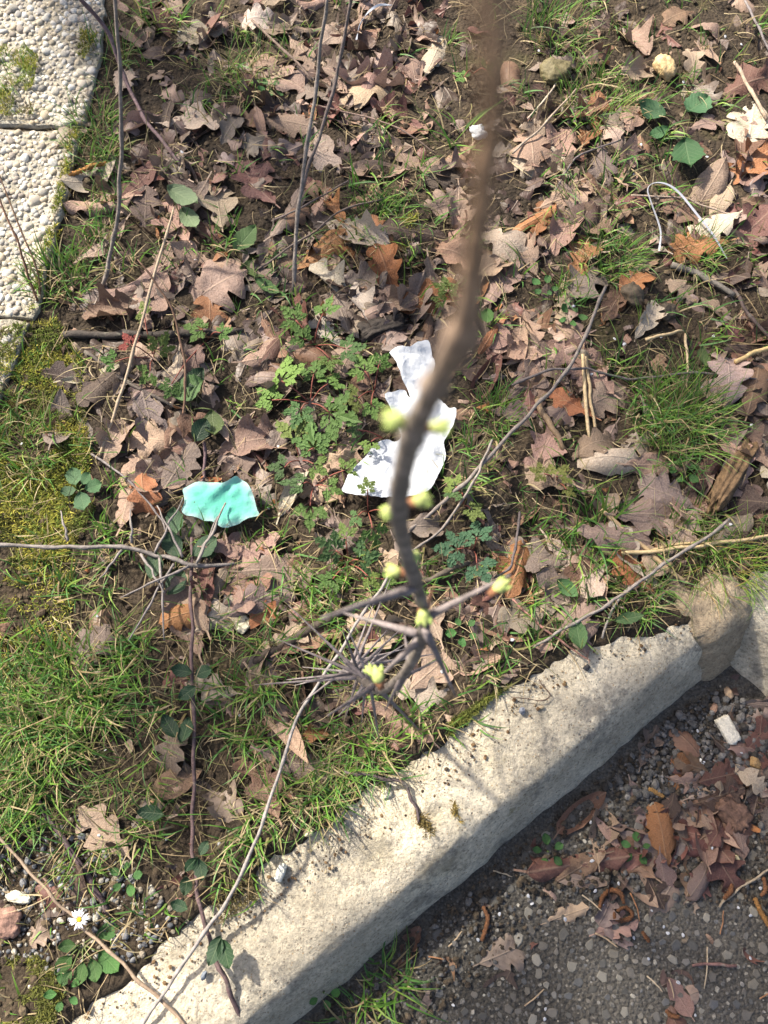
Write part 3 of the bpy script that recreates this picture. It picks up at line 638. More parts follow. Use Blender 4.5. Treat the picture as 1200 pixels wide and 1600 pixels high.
for a in [(590, 345, 48, 130, (.03, .06), 'small bright green grass tuft rising from the leaf litter', .03),
          (1060, 655, 85, 420, (.035, .08), 'large dense fine green grass tuft near a pale oak leaf', .05),
          (965, 400, 45, 170, (.03, .06), 'fine grass tuft between the leaves below the white strap', .1),
          (1085, 395, 40, 130, (.03, .06), 'fine yellowish green grass tuft at the foot of the white strap', .15),
          (860, 50, 55, 170, (.04, .08), 'loose grass tuft beside the top of the blackthorn stem', .2),
          (925, 170, 55, 110, (.04, .08), 'sparse grass tuft near the small yellowish stone', .2),
          (390, 130, 50, 120, (.04, .08), 'grass tuft with dry blades in the deep leaf litter', .35),
          (95, 440, 55, 150, (.03, .06), 'bright grass tuft against the edge of the sunlit pebble slab', .1, (.0016, .003)),
          (150, 200, 40, 110, (.03, .06), 'yellow green grass tuft at the corner of the mossy slab joint', .2),
          (140, 250, 40, 110, (.02, .05), 'low grass tuft hiding the edge of the sunlit slab', .2),
          (175, 90, 35, 90, (.03, .06), 'thin grass tuft along the edge of the far slab', .2),
          (35, 700, 60, 170, (.02, .05), 'short grass tuft growing through the golden moss', .2),
          (20, 130, 40, 90, (.02, .045), 'short grass tuft growing in the mossy slab joint', .2),
          (250, 20, 45, 70, (.04, .08), 'broad bladed grass tuft at the far end of the slabs', .1, (.002, .0035)),
          (715, 225, 45, 12, (.06, .10), 'few long broad grass blades beside the blackthorn stem', .0, (.0032, .0048), (.2, 1.1)),
          (930, 835, 55, 90, (.04, .08), 'leafy broad grass tuft behind the kerbstone', .05, (.002, .004)),
          (985, 940, 45, 150, (.03, .055), 'short green grass tuft on the back edge of the kerbstone', .15),
          (1130, 890, 65, 240, (.03, .07), 'yellow green wiry grass tuft by the kerb corner', .2, (.0008, .0014), (.1, 1.0), (1.25, 1.1, .8)),
          (90, 1090, 95, 190, (.04, .08), 'lush long grass tuft in the lower verge', .2, (.0018, .0032)),
          (60, 1180, 80, 130, (.04, .08), 'tangled grass tuft with straw blades below the lush one', .3, (.0016, .003)),
          (200, 1180, 80, 90, (.03, .07), 'grass tuft spreading beside the bramble stem', .25),
          (150, 1290, 80, 100, (.03, .07), 'grass tuft above the loose gravel', .25),
          (560, 1180, 55, 160, (.03, .06), 'grass tuft at the kerb below the thorny stem', .2),
          (480, 1240, 60, 170, (.03, .065), 'dry mixed grass tuft overhanging the kerbstone', .45),
          (330, 960, 60, 110, (.03, .06), 'grass tuft by the bramble below the turquoise cloth', .3),
          (770, 650, 42, 110, (.025, .05), 'small fine grass tuft between the white tissue and the long twigs', .05)]:
    tuft(*a)
tuft(603, 1535, 45, 60, (.03, .075), 'green grass tuft growing from the gap between kerb and asphalt', .1, (.0018, .0032), (.3, 1.2), None, ZR)
tuft(560, 1590, 40, 40, (.03, .06), 'small half dry grass tuft at the foot of the kerbstone', .4, (.0016, .003), (.3, 1.2), None, ZR)

def moss(poly_, n, label, cols, hgt=.006, zoff=0.0):
    w = poly(poly_); bag = Bag(); pts = np.array([gp(*w())[:2] for _ in range(n)])
    keep = vnoise(pts[:, 0], pts[:, 1], 30) + .5 * vnoise(pts[:, 0], pts[:, 1], 90) > -.2; pts = pts[keep]; n = len(pts)
    bumpz = (vnoise(pts[:, 0], pts[:, 1], 40) + .5) * hgt
    P = np.stack([pts[:, 0], pts[:, 1], hz(pts[:, 0], pts[:, 1], True) + bumpz * .6 + zoff - .001], 1)
    c = np.array(cols)[np.clip(((vnoise(pts[:, 0], pts[:, 1], 18) + .5) * len(cols) + rng.normal(0, .5, n)).astype(int), 0, len(cols) - 1)] * rng.uniform(.6, 1.3, (n, 1))
    blades(bag, P, rng.uniform(.005, .011, n), rng.uniform(0, 6.28, n), rng.uniform(.1, 1.2, n), rng.uniform(.5, 1.7, n), rng.uniform(.0008, .0018, n), c * 1.9, 3, swirl=rng.normal(0, 1.2, n))
    return tag(bag.build('moss', M['moss'], smooth=False), label, 'moss', kind='stuff')
MC = [(.12, .14, .025), (.18, .175, .03), (.08, .11, .02), (.23, .21, .04), (.06, .065, .018), (.105, .135, .026), (.07, .055, .02)]
moss([(-120, 560), (30, 520), (90, 500), (130, 560), (140, 700), (150, 800), (100, 880), (-120, 900)], 26000, 'golden green moss carpet between slabs and leaf litter', MC)
moss([(-60, 112), (40, 82), (70, 108), (60, 150), (20, 195), (60, 180), (62, 196), (-60, 200)], 3800, 'golden moss cushion growing in the slab joint', MC, .010, .002)
moss([(105, 85), (150, 55), (160, 70), (140, 110), (118, 100)], 900, 'small yellow moss patch on the slab corner', MC, .008, .002)
moss([(128, 205), (140, 215), (112, 300), (104, 350), (90, 400), (66, 490), (52, 500), (76, 400), (92, 330), (118, 215)], 1800, 'thin moss strip along the slab edge', MC, .006)
moss([(-40, 1510), (60, 1490), (110, 1540), (90, 1600), (-40, 1660)], 3500, 'dark green moss by the lower end of the kerb', [(.07, .075, .018), (.11, .11, .022), (.05, .05, .015)])
moss([(700, 1130), (760, 1090), (800, 1070), (760, 1100), (700, 1150)], 900, 'moss fringe at the back of the kerbstone', [(.12, .12, .025), (.08, .09, .02)])
moss([(648, 1262), (662, 1270), (680, 1300), (668, 1308), (655, 1290)], 260, 'dry brown moss scrap on the kerbstone beside the rootlet', [(.13, .09, .03), (.09, .07, .025)], .003)
moss([(700, 1262), (708, 1252), (716, 1275), (722, 1285), (712, 1282)], 160, 'small dry moss wisp on the kerbstone top', [(.15, .11, .03), (.10, .08, .03)], .003)
moss([(330, 1400), (400, 1360), (410, 1400), (350, 1440)], 500, 'brown moss stain on the lower kerbstone back edge', [(.10, .09, .03), (.07, .055, .025)], .003)
moss([(610, 360), (650, 340), (665, 365), (635, 385)], 500, 'moss on a lump of soil by the grass tuft', MC[:3], .004)
moss([(-60, 850), (120, 860), (110, 1020), (60, 1100), (-60, 1120)], 4000, 'patchy moss in the thin grass by the left twig', MC[2:5])

# ------------------------------------------------------------------ sticks, stems, twigs
def catmull(P, n=6):
    P = [np.asarray(p, float) for p in P]; P = [2 * P[0] - P[1]] + P + [2 * P[-1] - P[-2]]; out = []
    for i in range(1, len(P) - 2):
        for k in range(n):
            t = k / n; out.append(.5 * (2 * P[i] + (P[i + 1] - P[i - 1]) * t + (2 * P[i - 1] - 5 * P[i] + 4 * P[i + 1] - P[i + 2]) * t * t + (3 * P[i] - P[i - 1] - 3 * P[i + 1] + P[i + 2]) * t ** 3))
    out.append(P[-2]); return np.array(out)
def tube(P, R, sides=7, rough=.0):
    P = np.asarray(P, float); n = len(P); R = np.broadcast_to(np.asarray(R, float), (n,)); v = []; f = []
    T = np.gradient(P, axis=0); T /= np.linalg.norm(T, axis=1)[:, None] + 1e-12
    ref = np.array([0, 0, 1.]) if abs(T[0, 2]) < .9 else np.array([1., 0, 0]); a = np.cross(T[0], ref); a /= np.linalg.norm(a)
    for i in range(n):
        a = a - T[i] * (a @ T[i]); a /= np.linalg.norm(a); b = np.cross(T[i], a)
        for k in range(sides):
            th = 2 * math.pi * k / sides; rr = R[i] * (1 + rough * (_perm[(i * 3) % 256, (k * 7 + n) % 256] - .5) * 2)
            v.append(P[i] + rr * (a * math.cos(th) + b * math.sin(th)))
    for i in range(n - 1):
        for k in range(sides): f.append((i * sides + k, i * sides + (k + 1) % sides, (i + 1) * sides + (k + 1) % sides, (i + 1) * sides + k))
    f.append(tuple(range(sides))[::-1]); f.append(tuple(range((n - 1) * sides, n * sides))); return np.array(v), f
GREYB = (.16, .14, .13); PURP = (.13, .085, .09); BRN = (.11, .075, .055); STRAWC = (.50, .38, .22); DARK = (.045, .036, .03); TANW = (.30, .21, .13); REDB = (.14, .07, .055)
def twig(name, label, P, w0, w1, colr, cat='twig', group=None, m='bark', lift=True, wob=.0022, thorns=0, nodes=True, rough=.06):
    """P: spots the photo shows the stem pass over, each with a height above what lies there"""
    Q = []
    for a in P:
        px, py = a[0], a[1]; h = a[2] if len(a) > 2 else 0.002
        z = zbase(px, py)
        for _ in range(3): p = gp(px, py, z + h); z = float(hz(p[0], p[1]))
        Q.append(gp(px, py, z + h))
    C = catmull(Q, 6); n = len(C); C = C + np.stack([vnoise(np.arange(n) * 1.0, np.full(n, w0 * 100 + P[0][0]), .45), vnoise(np.arange(n) * 1.0 + 50, np.full(n, P[0][1] * 1.), .45), vnoise(np.arange(n) * 1.0, np.full(n, 9.), .4)], 1) * wob * 2
    wp = np.mean([ppm(a[0], a[1]) for a in P]); R = np.linspace(w0, w1, n) / wp / 2 * .72 * (1 - .35 * np.clip((np.arange(n) / n - .8) / .2, 0, 1))
    if nodes: R = R * (1 + .28 * (np.arange(n) % 5 == 2))
    hi = np.linalg.norm(C - np.array([0, 0, H]), axis=1)
    c0 = C[int(np.argmin(C[:, 2]))]; root = None
    v, f = tube(C, R, 8 if w0 > 9 else 6, rough)
    if thorns:
        root = empty(name, c0); o = obj('stem', v - c0, f, M[m], root); o.color = (*colr, 1)
        for k in range(thorns):
            i = random.randrange(2, n - 2); d = np.array([random.gauss(0, 1), random.gauss(0, 1), random.uniform(.1, .9)]); d /= np.linalg.norm(d); l = random.uniform(.010, .03)
            tv, tf = tube(np.array([C[i], C[i] + d * l * .5, C[i] + d * l]) - c0, [.0011, .0008, .0001], 5); t = obj('thorn', tv, tf, M[m], root); t.color = (*colr, 1)
        tag(root, label, cat, group); return root
    o = obj(name, v, f, M[m], loc=c0); o.color = (*colr, 1); return tag(o, label, cat, group)
T = twig
T('stick', 'black decaying stick half buried in leaves beside the moss', [(98, 524, .006), (180, 522, .008), (260, 524, .008), (380, 516, .006)], 17, 13, DARK, 'stick', rough=.14)
T('stick', 'thin bent dark stick below the black decaying one', [(130, 548, .006), (190, 590, .006), (250, 625, .006), (292, 642, .004)], 9, 6, (.08, .065, .055), 'stick', rough=.12)
T('stick', 'dark broken stick lying under the blackthorn spines', [(375, 1042, .008), (440, 1010, .009), (510, 968, .009), (575, 940, .006)], 22, 17, (.06, .045, .035), 'stick', rough=.12)
T('stick', 'curved brown stick emerging right of the blackthorn stem', [(655, 912, .006), (690, 897, .012), (735, 878, .008)], 11, 10, (.10, .08, .06), 'stick', rough=.08)
T('stick', 'smooth purple brown stick lying across the gravel', [(48, 1238, .005), (90, 1300, .007), (140, 1375, .006), (172, 1430, .004)], 11, 13, (.075, .05, .055), 'stick', rough=.05)
T('stick', 'dark grey split stick behind the fine grass tufts', [(1050, 412, .008), (1095, 430, .01), (1148, 462, .006)], 14, 11, (.13, .115, .10), 'stick', rough=.15)
T('twig', 'dark twig running along the leaves by the split stick', [(1148, 452, .012), (1170, 490, .012), (1210, 535, .01)], 7, 8, (.07, .05, .045))
T('bramble', 'purple bramble stem arching down beside the paving slab corner', [(120, -10, .10), (165, 45, .06), (195, 120, .02), (230, 190, .012), (285, 258, .004)], 8, 8, PURP, 'bramble')
T('upright_twig', 'tall bare grey twig rising beside the paving slabs', [(160, 450, .0), (176, 385, .05), (187, 300, .11), (188, 190, .18), (183, 60, .26), (176, -80, .34)], 9, 6, (.18, .15, .13), group='upright bare twigs')
T('upright_twig', 'straighter of two tall bare twigs rising side by side from the litter', [(460, 455, .0), (463, 350, .07), (478, 230, .14), (497, 110, .21), (512, -30, .30)], 8, 6, (.20, .17, .15), group='upright bare twigs')
T('upright_twig', 'darker leaning one of two tall bare twigs rising from the litter', [(462, 340, .0), (480, 270, .05), (515, 160, .12), (538, 60, .18), (552, -40, .26)], 7, 6, (.14, .11, .10), group='upright bare twigs')
T('twig', 'thin twig crossing the litter between the two upright twigs', [(395, 30, .02), (440, 75, .03), (490, 125, .02)], 6, 5, (.14, .10, .08))
T('twig', 'long thin twig lying over the leaves from the upright twigs to the grass', [(485, 163, .012), (560, 180, .012), (630, 205, .01), (680, 240, .006)], 4, 3, (.16, .11, .09))
T('twig', 'thin twig slanting from the upright twigs over the bright grass tuft', [(400, 420, .006), (470, 375, .02), (545, 325, .02), (640, 300, .01)], 5, 4, (.12, .09, .075))
T('twig', 'forked thin twig at the foot of the upright twigs', [(425, 345, .004), (470, 325, .02), (545, 282, .02)], 5, 3, (.13, .10, .09))
T('dry_stalk', 'long pale dry stalk leaning across the herb leaves by the slab', [(155, 716, .004), (180, 640, .02), (205, 560, .035), (235, 450, .05), (272, 325, .05)], 7, 6, (.34, .26, .18), 'stalk', m='stem')
T('dry_stalk', 'thin upright brown stalk beside the dark herb leaves', [(283, 672, .0), (290, 610, .03), (284, 540, .05), (262, 470, .08), (215, 405, .11)], 6, 4, (.17, .10, .065), 'stalk', m='stem')
T('dry_stalk', 'thin red brown stalk in front of the sunlit slab', [(60, 470, .0), (42, 425, .03), (25, 370, .06), (-10, 295, .09)], 5, 4, (.15, .08, .05), 'stalk', m='stem')
T('dry_stalk', 'second thin red brown stalk in front of the sunlit slab', [(64, 468, .0), (56, 420, .03), (30, 355, .06), (-10, 250, .10)], 4, 3, (.17, .10, .06), 'stalk', m='stem')
thorny = T('thorny_twig', 'grey thorny twig lying over the grass below the moss', [(-30, 851, .03), (60, 853, .03), (130, 855, .03), (200, 857, .03), (250, 868, .03), (300, 882, .025), (370, 880, .015)], 8, 10, GREYB, thorns=0)
for a in [((205, 848), (205, 795)), ((105, 845), (95, 798)), ((240, 862), (285, 780)), ((285, 870), (245, 790)), ((305, 880), (345, 800)), ((295, 885), (190, 935)), ((222, 865), (257, 928)), ((270, 880), (202, 1000)), ((250, 870), (257, 1000)), ((190, 860), (155, 905))]:
    (x0, y0), (x1, y1) = a
    sh = T('side_shoot', None, [(x0, y0, .03), ((x0 + x1) / 2, (y0 + y1) / 2, .035), (x1, y1, .03)], 6, 3, (.19, .165, .155), None)
    sh.parent = thorny; sh.location = sh.location - thorny.location
T('twig', 'long grey twig arching from the thorny stem down across the kerbstone', [(612, 895, .05), (575, 950, .06), (530, 1020, .065), (470, 1110, .06), (430, 1225, .055), (395, 1320, .045), (355, 1405, .03), (320, 1455, .02), (270, 1530, .012), (205, 1625, .008)], 6, 8, (.24, .215, .20))
T('dry_stalk', 'long pale brown stalk crossing from the gravel to the kerbstone', [(-20, 1292, .03), (30, 1345, .03), (80, 1398, .025), (130, 1450, .02), (190, 1505, .012), (250, 1562, .006), (305, 1620, .004)], 6, 8, (.30, .22, .155), 'stalk', m='stem')
T('twig', 'long grey twig running from the fallen leaves to the soil mound', [(945, 448, .03), (922, 508, .03), (885, 580, .03), (840, 632, .03), (790, 685, .03), (735, 745, .03), (690, 785, .02), (640, 830, .01)], 7, 8, (.17, .145, .13))
T('twig', 'thinner grey twig forking beside the long one over the soil mound', [(768, 688, .035), (755, 720, .035), (735, 760, .03), (690, 825, .02), (642, 862, .012)], 5, 5, (.21, .18, .16))
T('twig', 'dark crooked twig crossing in front of the green grass tuft', [(800, 602, .012), (850, 582, .016), (900, 575, .018), (945, 582, .016), (990, 592, .014), (1060, 583, .02), (1130, 586, .016), (1215, 597, .01)], 6, 5, (.10, .085, .085))
T('dry_stalk', 'flat pale straw stalk standing beside its twin in the soil', [(909, 552, .012), (914, 610, .012), (922, 685, .01)], 8, 8, STRAWC, 'stalk', m='stem', nodes=False)
T('dry_stalk', 'twin pale straw stalk lying parallel to the other', [(916, 556, .010), (923, 620, .01), (931, 688, .008)], 7, 7, (.44, .33, .19), 'stalk', m='stem', nodes=False)
T('dry_stalk', 'short bent straw stalk between the pale oak leaves', [(1010, 530, .012), (1040, 522, .016), (1068, 518, .012)], 8, 6, STRAWC, 'stalk', m='stem', nodes=False)
T('dry_stalk', 'upright piece of straw next to the short bent stalk', [(1072, 522, .012), (1074, 560, .012), (1072, 605, .008)], 7, 5, (.42, .32, .2), 'stalk', m='stem', nodes=False)
T('dry_stalk', 'golden straw stalk by the spotted pale oak leaf', [(1148, 565, .014), (1180, 550, .014), (1225, 535, .012)], 10, 9, (.52, .38, .18), 'stalk', m='stem', nodes=False)
T('dry_stalk', 'long golden straw stalk lying behind the kerb corner', [(972, 862, .014), (1040, 858, .016), (1120, 850, .016), (1220, 835, .012)], 9, 8, (.50, .38, .21), 'stalk', m='stem', nodes=False)
T('dry_stalk', 'second golden straw stalk lying under the long one', [(975, 868, .010), (1060, 852, .012), (1140, 846, .012)], 7, 6, (.44, .33, .18), 'stalk', m='stem', nodes=False)
T('dry_stalk', 'flat dry stem running down to the kerb grass', [(940, 795, .012), (1000, 850, .012), (1060, 900, .01), (1075, 910, .006)], 10, 8, (.36, .26, .15), 'stalk', m='stem', nodes=False)
T('dry_stalk', 'brown split stem sloping down beside the twin straws', [(838, 625, .012), (862, 665, .012), (882, 705, .008)], 14, 12, (.22, .15, .09), 'stalk', m='stem', nodes=False)
T('twig', 'long grey twig crossing from the straw down to the kerbstone edge', [(1140, 812, .03), (1090, 850, .03), (1035, 882, .03), (985, 920, .03), (930, 955, .025), (870, 990, .015), (835, 1012, .008)], 7, 6, (.22, .19, .17))
T('twig', 'short grey twig ending on the kerbstone by the arrow shaped leaf', [(985, 918, .012), (962, 945, .012), (940, 995, .012)], 6, 5, (.24, .21, .19))
T('twig', 'reddish thin stem sagging onto the back of the kerbstone', [(800, 935, .012), (840, 975, .012), (880, 1005, .01), (922, 1030, .008)], 5, 4, (.22, .11, .09))
T('twig', 'fine dark rootlet lying on the kerbstone', [(840, 1060, .006), (858, 1092, .006), (800, 1092, .006)], 3, 2, (.09, .06, .045))
T('twig', 'dark curved rootlet hanging over the kerbstone middle', [(540, 1205, .012), (590, 1215, .012), (628, 1222, .012), (645, 1250, .008), (655, 1285, .004)], 7, 7, (.08, .06, .06))
T('twig', 'thin dark twig lying between soil mound and kerb leaves', [(812, 800, .012), (806, 850, .02), (795, 890, .02), (770, 905, .015)], 6, 5, (.08, .065, .065))
T('twig', 'thin purple twig standing by the turquoise cloth', [(318, 690, .012), (320, 730, .012), (312, 765, .01)], 7, 6, PURP)
T('twig', 'straight grey twig leaning over the turquoise cloth', [(305, 880, .03), (330, 835, .04), (354, 785, .035)], 6, 4, (.22, .19, .17))
T('twig', 'thin twig from the moss to the turquoise cloth', [(143, 708, .01), (195, 745, .014), (240, 795, .014), (260, 830, .01)], 5, 4, (.18, .155, .15))
T('twig', 'slim grey twig standing in the litter by the top tuft', [(872, 100, .01), (860, 145, .01), (812, 200, .008)], 4, 4, (.36, .30, .24))
T('twig', 'pale twig lying in the soil near the oval dock leaves', [(1148, 95, .012), (1170, 135, .014), (1198, 185, .012)], 7, 8, (.30, .23, .17))
T('twig', 'grey thin twig crossing the top corner soil', [(1165, 0, .012), (1185, 40, .012), (1200, 80, .01)], 5, 5, (.16, .14, .14))
T('twig', 'long thin twig below the oak leaf cluster under the strap', [(985, 305, .012), (1060, 308, .012), (1110, 325, .012), (1160, 340, .008)], 4, 4, (.30, .23, .18))
T('twig', 'thin twig slanting beside the blurred blackthorn stem', [(800, 240, .012), (850, 195, .014), (900, 140, .012)], 5, 4, (.28, .22, .17))
T('twig', 'thin dark twig across the leaves right of the blackthorn', [(855, 320, .01), (900, 248, .014), (970, 218, .012)], 4, 4, (.12, .10, .10))
T('twig', 'thin pale twig on the open asphalt', [(1123, 1418, .003), (1160, 1385, .004), (1210, 1352, .004)], 6, 5, (.30, .24, .17), group='bits of twig on the asphalt')
T('twig', 'small reddish twig piece on the open asphalt', [(1083, 1510, .003), (1115, 1506, .004), (1152, 1509, .003)], 6, 8, (.16, .09, .08), group='bits of twig on the asphalt')
for i, (a, b, c, d) in enumerate([(930, 1458, 966, 1480), (1125, 1460, 1130, 1422), (910, 1398, 940, 1424), (1095, 1348, 1135, 1345), (985, 1395, 1000, 1440), (1105, 1480, 1100, 1545), (820, 1572, 850, 1545), (1187, 1560, 1210, 1545), (1010, 1525, 1035, 1550), (700, 1480, 722, 1455), (670, 1495, 695, 1500), (770, 1360, 800, 1370), (1045, 1530, 1053, 1560)]):
    mk_ = marks_near(a, b); kind_ = ['pale', 'rusty', 'straw coloured'][i % 3]
    T('dry_needle', f'{kind_} thin dry stalk bit on the asphalt near {mk_[0]}', [(a, b, .002), ((a + c) / 2 + 2, (b + d) / 2, .003), (c, d, .002)], 3.5, 3, [(.38, .28, .18), (.28, .14, .07), (.44, .35, .24)][i % 3], 'stalk', 'thin dry stalk bits on the asphalt', 'stem', nodes=False, wob=.0006)

# loose leaves, each one a thing
NOTE = [(1130, 600, 112, 82, 'pale', 'oak', 3), (988, 455, 92, 48, 'rust', 'oak'), (1008, 505, 64, 62, 'pale', 'oak'), (862, 238, 96, 48, 'pink', 'oak'), (830, 262, 62, 165, 'pale', 'oak'), (985, 190, 66, 72, 'pink', 'oak'),
        (955, 215, 56, 110, 'pale', 'oak'), (978, 262, 74, 82, 'pink', 'ovate'), (1168, 212, 116, 74, 'pale', 'oak'), (1172, 135, 110, 20, 'red', 'redoak'), (1110, 195, 66, 20, 'pink', 'oak'), (585, 128, 118, 8, 'pink', 'oak'), (570, 150, 90, 170, 'tan', 'oak'),
        (680, 85, 84, 70, 'pale', 'oak'), (500, 240, 104, -60, 'pale', 'oak'), (520, 328, 66, 120, 'rust', 'redoak'), (505, 392, 100, 40, 'rust', 'oak'), (300, 42, 110, -8, 'red', 'ovate'), (245, 690, 92, 175, 'tan', 'oak'), (206, 765, 118, 82, 'tan', 'oak'),
        (180, 690, 92, 65, 'tan', 'oak'), (150, 590, 86, 20, 'pale', 'lance'), (395, 878, 84, 150, 'tan', 'oak'), (335, 925, 72, 60, 'tan', 'oak'), (352, 962, 92, 30, 'pale', 'oak'), (408, 955, 82, -40, 'rust', 'redoak'), (145, 1015, 84, 60, 'grey', 'oak'),
        (440, 1125, 150, -56, 'tan', 'lance'), (484, 1152, 56, 10, 'rust', 'redoak'), (280, 1222, 76, 25, 'brown', 'ovate'), (462, 762, 96, 62, 'pale', 'lance'), (545, 705, 92, 50, 'tan', 'redoak'), (895, 890, 116, -52, 'pale', 'oak'), (802, 912, 84, -52, 'rust', 'ovate'),
        (848, 705, 92, 60, 'pink', 'redoak'), (925, 702, 84, 20, 'pink', 'oak'), (845, 558, 104, 12, 'pink', 'oak'), (760, 590, 84, 60, 'red', 'ovate'), (640, 490, 124, 70, 'grey', 'oak'), (1036, 1372, 80, -80, 'pink', 'oak'), (1030, 1302, 96, 96, 'rust', 'oak'),
        (937, 1300, 90, 78, 'tan', 'oak'), (900, 1350, 160, 8, 'red', 'redoak'), (908, 1268, 96, 38, 'brown', 'ovate'), (1108, 1232, 76, 22, 'pale', 'lance'), (1110, 1292, 92, -42, 'tan', 'lance'), (1132, 1212, 90, 12, 'red', 'oak'), (1186, 1160, 80, 80, 'red', 'redoak'),
        (1168, 1218, 74, -40, 'pale', 'oak'), (1150, 1302, 70, 100, 'pink', 'redoak'), (1060, 1556, 62, 120, 'pink', 'ovate'), (1012, 1165, 70, 62, 'grey', 'oak'), (640, 1478, 66, 60, 'brown', 'oak'), (660, 1085, 84, -12, 'pale', 'redoak'), (748, 1040, 64, 20, 'tan', 'ovate'),
        (1055, 1205, 60, 70, 'rust', 'redoak'), (1060, 1285, 66, 100, 'grey', 'oak'), (395, 690, 120, 10, 'pink', 'oak'), (440, 680, 90, 60, 'grey', 'oak'), (330, 460, 120, 30, 'pink', 'oak'), (610, 455, 90, -30, 'pink', 'oak'), (560, 445, 90, 20, 'grey', 'oak'),
        (310, 195, 100, 10, 'pale', 'oak'), (450, 130, 90, 140, 'pink', 'oak'), (700, 320, 80, 200, 'pink', 'oak'), (880, 365, 90, 60, 'pink', 'oak'), (1065, 330, 80, 140, 'brown', 'oak'), (1170, 360, 100, 40, 'red', 'oak'), (1015, 810, 110, 0, 'grey', 'oak'), (1060, 830, 90, 60, 'pink', 'oak'),
        (530, 480, 90, 110, 'grey', 'oak'), (590, 270, 80, 0, 'pink', 'ovate'), (145, 285, 80, 30, 'pale', 'ovate'), (220, 290, 80, 60, 'red', 'ovate'), (195, 130, 60, 80, 'pale', 'oak'), (825, 560, 70, -60, 'tan', 'oak'), (1110, 290, 90, 60, 'pink', 'ovate')]
_gx, _gy = pix(hX, hY, 0.0); HM = HM + np.where((_w < -.02) | (_w2 < -.02), .012 * np.clip(dens(GRASD, _gx, _gy) / 9 - .25, 0, 1), 0)
nl = 0
for a in NOTE: place_leaf(*a[:6], mi=a[6] if len(a) > 6 else None); nl += 1
while nl < 298:
    px = random.uniform(-10, 1210); py = random.uniform(-10, 1600); d = float(dens(LEAFD, px, py)) / 9
    if random.random() > d ** 1.3: continue
    zb = zbase(px, py); p = gp(px, py, zb); u, w = kuv(p[0], p[1])
    if float(edge_w(u)) - .015 < w < .03: continue
    if any(bool(inside(P, p[0], p[1])) for P in slabg): continue
    if any(math.hypot(px - a, py - b) < r for a, b, r in [(630, 680, 85), (350, 795, 60), (490, 620, 60), (740, 770, 60), (1070, 238, 30)]): continue
    kind = random.choices(['oak', 'redoak', 'lance', 'ovate'], [17, 3, 1, 2])[0]
    place_leaf(px, py, (random.uniform(.056, .098) if zb == 0 else random.uniform(.045, .075)) * ppm(px, py), random.uniform(0, 360), pick_col(zb < 0), kind, .13); nl += 1

label_leaves()
# ------------------------------------------------------------------ torn tissue and turquoise cloth
def sheet(name, outline, zfun, m, th=.0004, step=.004, jag=.00035, z0=.0):
    O = np.array([gp(a, b, z0)[:2] for a, b in outline]); O3 = np.column_stack([O, np.zeros(len(O))]); O = catmull(list(O3) + [O3[0]], 3)[:-1, :2]; D = []
    for i in range(len(O)):
        a, b = O[i], O[(i + 1) % len(O)]; n = max(1, int(np.linalg.norm(b - a) / .003))
        for k in range(n): D.append(a + (b - a) * k / n + rng.normal(0, jag, 2) * (k > 0))
    D = np.array(D); lo, hi = D.min(0), D.max(0); X, Y = np.meshgrid(np.arange(lo[0], hi[0], step), np.arange(lo[1], hi[1], step)); X = X.ravel() + rng.normal(0, step * .15, X.size); Y = Y.ravel() + rng.normal(0, step * .15, Y.size)
    sdv = sdist(D, X, Y); k = sdv < -.003; pts = np.concatenate([D, np.stack([X[k], Y[k]], 1)])
    vs, es, fs, *_ = delaunay_2d_cdt([Vector(p) for p in pts], [(i, (i + 1) % len(D)) for i in range(len(D))], [], 1, 1e-6)
    V = np.array([v[:] for v in vs]); ed = np.clip(-sdist(D, V[:, 0], V[:, 1]) / .02, 0, 1)
    hh = hz(V[:, 0], V[:, 1]); Vz = zfun(V[:, 0], V[:, 1], hh, ed); c = np.array([V[:, 0].mean(), V[:, 1].mean(), Vz.min()])
    v3 = np.stack([V[:, 0], V[:, 1], Vz], 1); n = len(v3); f = [tuple(q) for q in fs]
    up = np.concatenate([v3 + [0, 0, th], v3]); ff = f + [tuple(i + n for i in q[::-1]) for q in f]
    i = hidx(v3[:, 0], v3[:, 1]); HM[i] = np.maximum(HM[i], v3[:, 2])
    return obj(name, up, ff, m, loc=c, uv=np.concatenate([np.stack([ed, ed], 1)] * 2))
def smooth_h(h, k): return np.percentile(h, 70) * (1 - k) + h * k
def tz(x, y, h, e):
    c = gp(640, 680); a, b = (x - c[0]), (y - c[1]); fold = np.abs(((a * .8 + b * .6) * 38 + vnoise(x, y, 25) * 1.6) % 1 - .5) * .007
    big = vnoise(x, y, 14) * .018; cr = np.abs(vnoise(x, y, 20)) * .024 + np.abs(vnoise(x + 2, y + 4, 46)) * .010
    return smooth_h(h, .3) + .014 + big + cr + fold * .5 + (1 - e) * vnoise(x, y, 40) * .006
tag(sheet('paper_tissue', TISSUE, tz, M['tissue']), 'torn crumpled white paper tissue lying on the soil behind the blackthorn stem', 'tissue')
